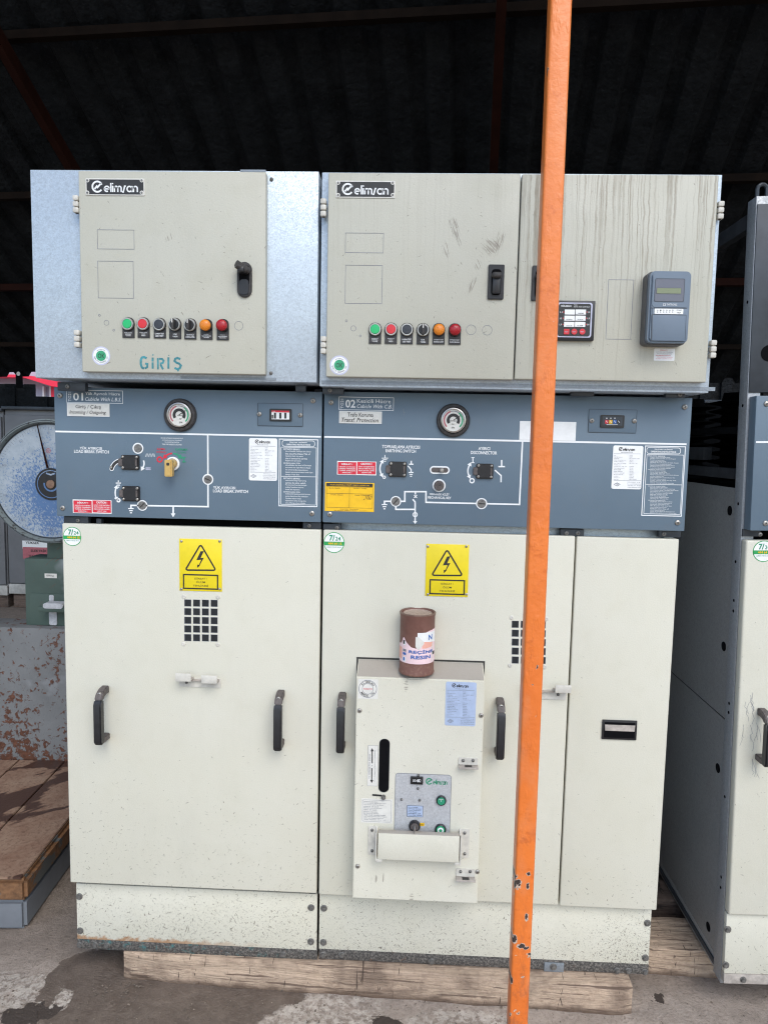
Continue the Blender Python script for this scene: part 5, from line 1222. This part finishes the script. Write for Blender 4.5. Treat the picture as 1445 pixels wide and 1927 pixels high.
# U-shaped guard handle
ya = Y-.040
g = G(); a, b, c, d = RC(711, 1572, 864, 1621, ya); g.box(a, b, ya, ya+.0025, c, d, 'breaker', .0008); g.box(a, b, ya+.0025, ya+.020, d-.0025, d-.0002, 'breaker_top', .0003); g.box(a, b, ya+.0025, ya+.012, c+.0002, c+.0025, 'breaker', .0003)
hd = g.build('guard_handle', bk)
for (p, sgn) in (((692.5, 1554.5, 710, 1608.5), 1), ((864, 1560, 882.5, 1614), -1)):
    g = G(); q = RC(*p, Y); g.rrect(q[0], q[1], q[2], q[3], .004, Y-.003, .003, 'gap_paint', .0006)
    ex = q[1] if sgn > 0 else q[0]; e2 = (a if sgn > 0 else b)
    bb_ = bmesh.new(); prf = [(Y-.003, q[2]-.004), (Y-.003, q[3]), (Y-.016, q[3]-.012), (ya, d+.001), (ya, c-.006)]
    xa, xb_ = (ex-.003, ex) if sgn > 0 else (ex, ex+.003)
    A = [bb_.verts.new((xa, yy, zz)) for yy, zz in prf]; B = [bb_.verts.new((xb_, yy, zz)) for yy, zz in prf]; bb_.faces.new(A); bb_.faces.new(B)
    for i in range(5): bb_.faces.new((A[i], A[(i+1) % 5], B[(i+1) % 5], B[i]))
    bmesh.ops.recalc_face_normals(bb_, faces=bb_.faces); g.merge(bb_, 'gap_paint')
    g.box(min(ex, e2+sgn*.012), max(ex, e2+sgn*.012), ya+.001, ya+.004, c-.009, c-.0005, 'gap_paint', .0006)
    o = g.build('guard_side_plate', hd)
    mx = (p[0]+p[2])/2-1*sgn; screw(bk, mx, p[1]+8, Y-.003, 3, mat='zinc_dark'); screw(bk, mx, p[3]-7, Y-.003, 3, mat='zinc_dark')

# ---------------- resin can on the breaker box
cb = P(785, 1262, -.035); CX, CY = onY(785, 1200, -.042).x, -.045
zbase = zf+(zbk-zf)*.42+.001; rc = 34.2*SC(CY)
tz = onY(785, 1150, CY).z-.002
can = thing('paint_can', (CX, CY, zbase), 'rusty brown resin can with torn pink label standing on the breaker box', 'can')
g = G(); H = tz-zbase
g.lathe([(rc*.98, 0), (rc*1.0, .002), (rc*1.0, .005), (rc*.97, .008), (rc*.97, H-.009), (rc*1.0, H-.006), (rc*1.01, H-.002), (rc*.99, H), (rc*.9, H), (rc*.88, H-.003), (rc*.86, H-.008), (0, H-.008)], CX, CY, zbase, 'can', 'z', 48); g.build('can_body', can)
g = G(); g.lathe([(rc*.99, 0), (rc*1.015, .001), (rc*1.015, .003), (rc*.98, .0048), (rc*.93, .0042), (rc*.9, .001)], CX, CY, zbase+H-.003, 'can_rim', 'z', 48, False); g.build('can_rim', can)
g = G(); g.lathe([(rc*.85, H-.0075), (rc*.80, H-.002), (rc*.76, H-.0045), (rc*.2, H-.004), (0, H-.004)], CX, CY, zbase, 'can_lid', 'z', 40); g.build('can_lid', can)
def on_can(u, v, off=.0004):     # u: angle from the front in degrees (right positive), v height
    a = R_(u); r = rc*.97+off; return (CX+r*math.sin(a), CY-r*math.cos(a), zbase+v)
def can_patch(gg, f0, f1, u0, u1, mat, off, n=36):
    for i in range(n):
        a, b = u0+(u1-u0)*i/n, u0+(u1-u0)*(i+1)/n
        gg.poly([on_can(a, f0(a), off), on_can(b, f0(b), off), on_can(b, f1(b), off), on_can(a, f1(a), off)], mat)
g = G(); lb, HH = .026, H
def torn(u):
    pts = [(-120, .060), (-80, .062), (-62, .064), (-50, .079), (-38, .069), (-20, .060), (-2, .058), (0, .083), (12, .087), (40, .093), (120, .098)]
    for (a, p), (b, q) in zip(pts, pts[1:]):
        if a <= u <= b: return p+(q-p)*(u-a)/(b-a)+.0012*mnoise.noise((u*.35, 0, 0))
    return .06
kH = H/.125
can_patch(g, lambda u: lb*kH, lambda u: torn(u)*kH, -120, 120, 'pink', .0004, 90)
can_patch(g, lambda u: .032*kH, lambda u: .056*kH, -110, -58, 'pink_orange', .0007, 10)
can_patch(g, lambda u: .058*kH+max(0, (u-30))*.00012, lambda u: .074*kH, 16, 58, 'pink_orange', .0007, 12)
can_patch(g, lambda u: .072*kH+(.0002*abs(u-20) if u < 20 else -.0001*(u-20)), lambda u: .0905*kH, 0, 75, 'white_label', .001, 14)
can_patch(g, lambda u: (.055+.0007*abs(u-4))*kH, lambda u: (.082-.0006*max(0, u-4))*kH, -6, 22, 'offwhite', .0014, 10)
can_patch(g, lambda u: .062*kH, lambda u: .070*kH, -50, -40, 'white_label', .0008, 3); can_patch(g, lambda u: .028*kH, lambda u: .038*kH, -52, -38, 'white_label', .0008, 4); can_patch(g, lambda u: .030*kH, lambda u: .037*kH, -50, -43, 'can_blue', .0011, 3)
can_patch(g, lambda u: .049*kH, lambda u: .054*kH, -52, -38, 'print_grey', .0009, 4); can_patch(g, lambda u: .042*kH, lambda u: .047*kH, -52, -38, 'can_blue', .0009, 4); can_patch(g, lambda u: .064*kH, lambda u: .072*kH, -52, -44, 'print_black', .0009, 3)
can_patch(g, lambda u: .028*kH, lambda u: .066*kH, 56, 60, 'offwhite', .001, 3); can_patch(g, lambda u: .042*kH, lambda u: .049*kH, 60, 74, 'print_black', .001, 3)
def can_text(txt, u0, u1, v0, v1, mat, bold):
    b = text_bm(txt, bold, 0); bmesh.ops.triangulate(b, faces=b.faces); xs = [v.co.x for v in b.verts]; ys = [v.co.y for v in b.verts]
    for v in b.verts:
        u = u0+(u1-u0)*(v.co.x-min(xs))/(max(xs)-min(xs)); h = v0+(v1-v0)*(v.co.y-min(ys))/(max(ys)-min(ys)); v.co = on_can(u, h*kH, .0016)
    g.merge(b, mat)
can_text('REÇİNE', -27, 58, .0465, .0560, 'can_blue', .03); can_text('RESIN', -20, 48, .0365, .0440, 'can_blue', .03); can_text('N', 38, 54, .0745, .0855, 'can_blue', .03)
g.build('paper_label', can)

# ---------------- orange post
PY = -.5; xc = (onY(1056, 500, PY).x); w2 = .0205
xa = onY(1035, 100, PY).x; xb = onY(1076.5, 100, PY).x
post = thing('steel_post', ((xa+xb)/2, PY+.02, GZ), 'orange painted square steel post with chipped paint in front of the cabinets', 'post')
b = bmesh.new(); xa2, xb2 = onY(961, 1800, PY).x, onY(996, 1800, PY).x; xl, xr = (xa+xa2)/2, (xb+xb2)/2; sec = [(p[0], p[1]) for p in rr_pts(xl, xr, PY, PY+(xr-xl), .005, 3)]
zs = [GZ-.01+(5.5)*i/110 for i in range(111)]; rws = [[b.verts.new((x, y, z)) for x, y in sec] for z in zs]
for r0, r1 in zip(rws, rws[1:]):
    for i in range(len(sec)): b.faces.new((r0[i], r0[(i+1) % len(sec)], r1[(i+1) % len(sec)], r1[i]))
g = G(); g.merge(b, 'orange'); pb = g.build('post_tube', post)
g = G(); g.box(xl-.05, xr+.05, PY-.05, PY+.09, GZ-.006, GZ+.006, 'orange', .001); g.build('base_plate', post)

# ---------------- timbers
def timber(x0, x1, y0, y1, z0, z1, mat, label, rot=0., seed=0, group='timbers laid under the cabinets'):
    b = bmesh.new(); n = max(8, int((x1-x0)*70)); rws = []
    L = x1-x0
    for i in range(n+1):
        x = x0+L*i/n; e = min(i, n-i)/n*L; tp = 0 if e > .03 else (.03-e)*.45
        ring = []
        my, mz = (y0+y1)/2, (z0+z1)/2
        pts = rr_pts(y0+tp*.5, y1-tp*.5, z0+tp*.2, z1-tp*.2, .004, 2)
        sub = []
        for p, q in zip(pts, pts[1:]+pts[:1]):
            d = math.dist(p, q); m_ = max(1, int(d/.02))
            for k in range(m_): sub.append((p[0]+(q[0]-p[0])*k/m_, p[1]+(q[1]-p[1])*k/m_))
        for y, z in sub:
            dn = .004*mnoise.noise((x*3+seed, y*6, z*6))+.0022*mnoise.noise((x*16+seed, y*40, z*40))+.0012*mnoise.noise((x*60+seed, y*90, z*150))
            sg = Vector((y-my, z-mz)).normalized(); low = 1 if z < mz-.01 else .6
            ring.append(b.verts.new((x, y+sg.x*dn*1.2, z+sg.y*dn*low)))
        if rws and len(ring) != len(rws[-1]): ring = ring[:len(rws[-1])]+[b.verts.new(ring[-1].co) for _ in range(len(rws[-1])-len(ring))]
        rws.append(ring)
    m_ = min(len(r) for r in rws)
    for r0, r1 in zip(rws, rws[1:]):
        for i in range(m_): b.faces.new((r0[i], r0[(i+1) % m_], r1[(i+1) % m_], r1[i]))
    b.faces.new(rws[0][:m_]); b.faces.new(rws[-1][:m_]); bmesh.ops.recalc_face_normals(b, faces=b.faces)
    loc = Vector(((x0+x1)/2, (y0+y1)/2, GZ))
    for v in b.verts: v.co -= loc
    g = G(); g.merge(b, mat); o = g.build('timber_beam'); o.location = loc; o.rotation_euler = (0, 0, rot); tag(o, label, 'timber', group); return o
tb = timber(.15, 1.69, .0, .15, GZ-.008, -.0245, 'wood', 'long weathered timber running under both front cabinets', R_(-1.6), 1)
timber(.03, 1.72, .95, 1.1, GZ-.008, -.0245, 'wood_dark', 'dark timber under the rear of the front cabinets', 0, 5)
timber(1.775, 2.7, .14, .30, GZ-.01, -.0235, 'wood', 'short brown timber under the front corner of the right-hand cabinet', R_(-1), 3)
timber(1.76, 2.7, .40, .52, GZ-.01, -.02, 'wood_dark', 'dark timber second from the front under the right-hand cabinet', R_(1), 7)
timber(1.76, 2.7, .72, .86, GZ-.01, -.0235, 'wood_dark', 'dark timber furthest back under the right-hand cabinet', 0, 9)

# ---------------- right-hand cabinet (cut by the frame)
c3 = thing('switchgear_cabinet', (1.95, .0, -.0235), 'cream and slate switchgear cabinet at right edge with bare grey steel side', 'switchgear cabinet', 'front row of cream and slate switchgear cabinets')
YR = -.02; X0 = 1.952; X1 = X0+.74
zsh = onX = None
g = G()
def side(z0, z1, y0=.06, y1=1.12, x=X0+.006, mat='galv_side'): g.box(x, x+.002, y0, y1, z0, z1, mat)
M['galv_side'] = galvanised('grey_side_sheet', (.34, .34, .33), .5)
M['galv_post'] = galvanised('grey_post_sheet', (.36, .375, .385), .5)
zm = onY(1368, 1357, .06).z
side(.03, zm-.002); side(zm+.002, 1.445); sp = g.build('side_panel', c3)
g = G(); g.box(X0+.006, X0+.02, .064, 1.13, -.02, .0285, 'galv_side', .001); g.box(X0+.001, X0+.005, .065, 1.12, -.005, .012, 'dark_steel', .001); g.build('side_bottom_rail', c3)
g = G(); ztop = onY(1425, 372, .03).z
g.box(X0, X0+.035, .012, .062, -.0235, ztop, 'galv_post', .002); g.box(X1-.035, X1, .012, .062, -.0235, ztop, 'galv_post', .002)
g.box(X0, X0+.035, 1.10, 1.14, -.0235, 1.62, 'galv_side', .002); g.box(X0, X0+.035, 1.141, 1.16, -.0235, ztop, 'shaded_dark_steel', .002); g.build('corner_post', c3, split=True)
g = G(); g.box(X0+.003, X0+.03, .08, 1.14, 1.47, 1.50, 'rail_dark', .001); g.box(X0+.003, X0+.03, .3, 1.14, 1.52, 1.56, 'rail_dark', .001); g.box(X0+.003, X0+.03, .065, 1.14, ztop-.07, ztop-.03, 'rail_dark', .001); g.box(X0+.003, X0+.03, .08, 1.14, 1.60, 1.62, 'shaded_dark_steel', .001); g.build('side_rail', c3, split=True)
# holes in post and side
g = G()
for (px, py) in ((1384, 1057), (1386, 1130), (1385, 1150), (1375, 1324), (1369, 1341), (1366, 1500), (1351, 1651), (1355, 1671), (1407, 763), (1397, 948), (1417, 568)):
    d = ray(px, py); t = (X0-.0006-CAMLOC.x)/d.x; p = CAMLOC+d*t
    p.y = .036
    p.z = CAMLOC.z + (p.z-CAMLOC.z)*((p.y-CAMLOC.y)/((CAMLOC+d*t).y-CAMLOC.y))
    g.cyl((X0-.0008, p.y, p.z), (X0+.0004, p.y, p.z), .0045, 'void', 14)
for (px, py) in ((1365, 1218), (1352, 1446), (1334, 1745), (1379, 962)):
    d = ray(px, py); t = (X0-.0225*onY(px, py, .2).z+.006-CAMLOC.x)/d.x; p = CAMLOC+d*t; p.y = max(p.y, .10)
    g.cyl((X0+.0045, p.y, p.z), (X0+.0065, p.y, p.z), .014, 'void', 20)
g.build('bolt_hole', c3, split=True)
# lifting eye
xe, ze = onY(1434, 356, .05).x, onY(1434, 356, .05).z; g = G(); pts = [(xe-.013, ze-.06), (xe-.013, ze)] + [(xe-.013*math.cos(R_(t)), ze+.013*math.sin(R_(t))) for t in range(15, 180, 15)] + [(xe+.013, ze), (xe+.013, ze-.06)]
for p, q in zip(pts, pts[1:]): g.cyl((p[0], .05, p[1]), (q[0], .05, q[1]), .0055, 'dark_steel', 8)
g.build('lifting_eye', c3)
# upper dark control box
g = G(); xu = X0+.036; g.box(X0+.002, X1, .008, .0115, onY(1438, 737, -.02).z, onY(1438, 376, -.02).z, 'dark_steel', .001); g.box(xu, X1, .0125, .05, onY(1438, 737, -.02).z, onY(1438, 376, -.02).z, 'dark_steel', .003); ub = g.build('control_box', c3)
x, z = P(1447, 665, .0072); g = G(); g.disc(x, z, .022, .0072, 0, 'void', 24); g.build('cable_hole', ub)
g = G(); x0, x1, z0, z1 = X0-.012, X1, RC(1431, 745, 1500, 1000, YR-.008)[2], RC(1431, 745, 1500, 1000, YR-.008)[3]; x0 = X0+.006; g.box(x0, x1, YR-.008, .011, z0, z1, 'slate', .0025); pn = g.build('mimic_panel', c3)
zl = onY(1438, 832, YR-.008).z; g = G(); g.poly([(x0+.004, YR-.0087, zl-.0025), (x1, YR-.0087, zl-.0025), (x1, YR-.0087, zl+.0025), (x0+.004, YR-.0087, zl+.0025)], 'white'); g.build('mimic_line', pn)
screw(pn, 1440, 985, YR-.008, 5); screw(pn, 1442, 760, YR-.008, 5)
g = G(); g.box(X0+.002, X0+.05, .006, .0115, z0-.02, z0, 'dark_steel'); o = g.build('joint_bracket', c3); screw(o, 1430, 1006, YR, 4, 'bolt', 'zinc_dark')
zt = onY(1410, 1017, YR).z; zb_ = onY(1380, 1724, YR).z; M['cream_r'] = cream('cream_paint_right', tuple(k*1.0 for k in CREAM), low=(.1, .3), scuffs=.5)
g = G(); xd = X0+.001; g.box(xd, X1, YR, .010, zb_, zt, 'cream_r', .006, 3); dr = g.build('lower_door', c3)
service_sticker(dr, 1437, 1038, YR, 20)
pull_handle(dr, 1432, 1334, 1428, YR)
# webs of scratches round the handle
g = G(); rnd = random.Random(3)
for k in range(16):
    a, b = rnd.uniform(1390, 1425), rnd.uniform(1300, 1440); pts = [(a, b)]
    for i in range(4): a += rnd.uniform(-5, 5); b += rnd.uniform(3, 12); pts.append((max(a, 1390), b))
    g.line(pts, .45, YR-.0005, 'print_grey')
g.build('scratch_mark', dr)
g = G(); zk0 = onY(1365, 1833, YR+.012).z; xk = X0+.001; g.box(xk, X1, YR+.012, .010, zk0, zb_-.004, 'cream_r', .002); pl = g.build('plinth_panel', c3)
for a, b in ((1369, 1749.5), (1365, 1816.5)): screw(pl, a, b, YR+.012, 6, 'bolt', 'zinc_dark', 'hex')
g = G(); g.box(xk, X1, YR+.010, .011, onY(1365, 1852, YR+.01).z, zk0-.001, 'bracket_dusty', .001); rl = g.build('base_rail', c3); screw(rl, 1398, 1845, YR+.01, 5.5, 'bolt', 'zinc_dark', 'hex')
g = G(); g.box(X0+.05, X1, .09, 1.1, 0.01, 1.45, 'shaded_dark_steel'); g.build('cabinet_body', c3)
for xx, yy in ((X0+.16, .45), (X0+.16, .8), (X0+.42, .45)):
    g = G(); pf = [(.03, 0)]
    for i in range(9): h = .03+.028*i; pf += [(.075, h), (.08, h+.004), (.04, h+.012), (.038, h+.02)]
    pf += [(.035, .29), (0, .29)]
    g.lathe(pf, xx, yy, 1.45, 'insulator', 'z', 24); g.build('bushing', c3)

# the right-hand cabinet leans a little; pieces measured in the photograph are set back before it is tilted
bpy.context.view_layer.update()
def lean(o):
    for c in o.children:
        if c.name.split('.')[0] in ('screw', 'bolt', 'service_sticker', 'door_handle', 'scratch_mark', 'lifting_eye', 'cable_hole'):
            src = c if c.type == 'MESH' else c.children[0]
            zz = sum(v.co.z for v in src.data.vertices)/len(src.data.vertices)
            c.location.x += .0225*zz
        else: lean(c)
lean(c3); c3.rotation_euler = (0, -.0225, 0)

# ---------------- dial platform scale on the left
sc_ = thing('platform_scale', (-.4, .6, GZ), 'old platform scale with round scratched blue dial and rusty deck, left of the cabinets', 'scale')
DZ = .075
ybk = onZ(60, 1432, DZ).y
# deck tray
cor = onZ(48, 1655, DZ); xr_ = cor.x; yf_ = cor.y
ang = R_(3.5)
def rp(x, y): # local deck frame: origin at front-right corner
    return (xr_+x*math.cos(ang)-y*math.sin(ang), yf_+x*math.sin(ang)+y*math.cos(ang))
def rbox(g, x0, x1, y0, y1, z0, z1, mat, bev=.004):
    b = bmesh.new(); vs = [b.verts.new((*rp(x, y), z)) for x in (x0, x1) for y in (y0, y1) for z in (z0, z1)]
    for f in ((0,1,3,2), (4,6,7,5), (0,4,5,1), (2,3,7,6), (0,2,6,4), (1,5,7,3)): b.faces.new([vs[i] for i in f])
    bmesh.ops.recalc_face_normals(b, faces=b.faces); bmesh.ops.bevel(b, geom=b.edges[:], offset=bev, segments=2, affect='EDGES'); g.merge(b, mat)
DL = ybk-yf_+.02
g = G(); rbox(g, -1.2, 0, 0, DL, DZ-.082, DZ-.004, 'tray', .012); g.build('deck_tray', sc_)
g = G(); rbox(g, -1.19, -.008, .008, DL, GZ-.005, DZ-.0825, 'tray_low', .012); g.build('base_frame', sc_)
edges_ = [-.012, -.235, -.445, -.655, -.865, -1.15]
for i in range(5):
    g = G(); rbox(g, edges_[i+1]+.003, edges_[i]-.003, .0-.015*(i > 2), DL, DZ-.003, DZ+.006, 'deck', .002); g.build('deck_plate', sc_)
# column housing
YH = ybk; hz = onY(60, 1182, YH).z; hx0, hx1 = -1.3, .08
g = G(); g.box(hx0, hx1-.2+.12, YH, YH+.16, GZ+.02, hz, 'rust_grey', .006); g.build('lever_housing', sc_)
YC = YH+.05; q = RC(47, 1052, 150, 1182, YC); g = G(); g.box(q[0], -.02, YC, YC+.13, hz-.004, q[3], 'green', .006); col_ = g.build('green_column', sc_)
q2 = RC(84, 1026, 140, 1053, YC); g = G(); g.box(q2[0], -.03, YC+.02, YC+.1, q[3]-.005, q2[3]+.12, 'green', .004); g.build('column_neck', sc_)
g = G(); q3 = RC(56, 1118, 150, 1178, YC-.008); g.box(q3[0], -.022, YC-.006, YC, q3[2], q3[3], 'green', .003); g.flat((84, 1079.5, 107, 1088), YC-.0015, 'offwhite'); g.text('1000 kg', (87, 1081.5, 101, 1086), YC-.002, 'print_black')
g.build('column_cover', col_)
M['old_white'] = plain('flaking_white_paint', (.50, .51, .53), .7, var=.2, scale=60)
g = G(); q4 = RC(74, 1142, 150, 1152, YC-.06); g.box(q4[0], -.03, YC-.07, YC-.006, q4[2], q4[3], 'green', .003); g.rrectpx((80, 1136, 118, 1147), 5, YC-.072, .05, 'old_white', .003); g.rrectpx((92, 1150, 107, 1177), 4, YC-.01, .004, 'old_white', .001); g.rrectpx((92, 1120, 101, 1132), 3, YC-.009, .003, 'old_white', .001); g.build('lever_bracket', col_)
# dial head
YF = 1.0; YF = YH+.02; cxd, czd = P(93, 906, YF); kd = SC(YF); RR = 120*kd
g = G(); g.lathe([(0, .15), (RR*.93, .15), (RR*.97, .12), (RR*.98, .02), (RR*1.0, .0), (RR*.99, -.012), (RR*.95, -.016), (RR*.93, -.006), (RR*.925, .008)], cxd, YF, czd, 'dial_rim', seg=72); g.ring(cxd, czd, RR*.905, RR*.93, YF+.0045, 0, 'dark_steel', 72); g.ring(cxd, czd, RR*.965, RR*.975, YF-.0168, 0, 'dark_steel', 72); dh = g.build('dial_head', sc_)
g = G(); g.disc(cxd, czd, RR*.93, YF+.006, .002, 'dial', 64); F = YF+.0052
for i in range(120):
    a = R_(i*3); l = .055 if i % 5 == 0 else .03; c, s_ = math.cos(a), math.sin(a); g.stroke([(cxd+c*RR*.87, czd+s_*RR*.87), (cxd+c*RR*(.87-l), czd+s_*RR*(.87-l))], .0016, F, 'print_grey')
for i in range(10):
    a = 90-36*i; c, s_ = math.cos(R_(a)), math.sin(R_(a)); b = text_bm(str(i*100), -.01, 0); xs = [v.co.x for v in b.verts]; ox = (max(xs)+min(xs))/2
    for v in b.verts: v.co = (cxd+c*RR*.78+(v.co.x-ox)*.014, F, czd+s_*RR*.78+(v.co.y-.35)*.014)
    g.merge(b, 'print_grey')
x, z = P(91, 848, F); g.ring(x, z, 3.6*kd, 4.6*kd, F-.0004, 0, 'faded_red', 24); g.ring(x, z, 1.*kd, 2*kd, F-.0004, 0, 'faded_red', 16)
g.build('dial_face', dh)
hx, hz_ = P(96.7, 911, F); g = G(); g.disc(hx, hz_, 31*kd, F-.004, .004, 'black', 48, .001); g.ring(hx, hz_, 25.5*kd, 27*kd, F-.0046, 0, 'dial', 40)
g.stroke([(hx+13*kd*math.cos(R_(t)), hz_+13*kd*math.sin(R_(t))) for t in range(170, 372, 10)], 3*kd, F-.0046, 'dial')
g.stroke([(hx-9*kd, hz_+21*kd), (hx, hz_+18*kd), (hx+9*kd, hz_+21*kd)], 3*kd, F-.0046, 'dial'); g.disc(hx, hz_, 8*kd, F-.010, .008, 'faded_rust', 20) if 'faded_rust' in M else g.disc(hx, hz_, 8*kd, F-.010, .008, 'deck', 20); g.build('dial_hub', dh)
g = G(); nb = [P(94, 880, F), P(90, 881, F), P(71.5, 799, F), P(73, 799, F)]; g.prism(nb, F-.012, .0015, 'needle') if 'needle' in M else g.prism(nb, F-.012, .0015, 'beam'); g.build('needle', dh)

# ---------------- loose stones and chips of wood on the ground
g = G(); rnd = random.Random(5); b0 = bmesh.new(); bmesh.ops.create_icosphere(b0, subdivisions=1, radius=1)
base = [v.co.copy() for v in b0.verts]; fcs = [[v.index for v in f.verts] for f in b0.faces]; b0.free()
def stone(x, y, r, mat):
    b = bmesh.new(); s_ = (rnd.uniform(.7, 1.4), rnd.uniform(.6, 1.2), rnd.uniform(.35, .7)); rz = Matrix.Rotation(rnd.uniform(0, 6), 3, 'Z')
    vs = [b.verts.new(rz @ Vector((v.x*s_[0], v.y*s_[1], v.z*s_[2]))*r*rnd.uniform(.8, 1.15)+Vector((x, y, GZ+r*.2))) for v in base]
    for f in fcs: b.faces.new([vs[i] for i in f])
    g.merge(b, mat)
M['gravel_light'] = plain('pale_stone', (.30, .25, .2), .85, var=.4, scale=50)
for i in range(1500):
    x = rnd.uniform(-.5, 2.3); y = rnd.gauss(-.16, .13)
    if y > .02 and .13 < x < 1.72: continue
    stone(x, y, rnd.choice((.0012, .0016, .002, .003))*rnd.uniform(.7, 1.4), 'gravel' if rnd.random() < .9 else 'gravel_light')
for i in range(60):
    stone(rnd.gauss(.17, .05), rnd.gauss(-.03, .04), rnd.uniform(.0015, .005), 'gravel')
o = g.build('gravel', smooth=False); tag(o, 'scattered small stones and grit on the muddy concrete', 'gravel', kind='stuff')

# assemblies that carry pieces of their own hang directly from their thing, so no chain is deeper than thing > part > sub-part
def depth(o):
    d = 1
    while o.parent: o = o.parent; d += 1
    return d
again = True
while again:
    again = False
    for o in list(COL.objects):
        if depth(o) == 3 and o.children: o.parent = rootof(o); again = True
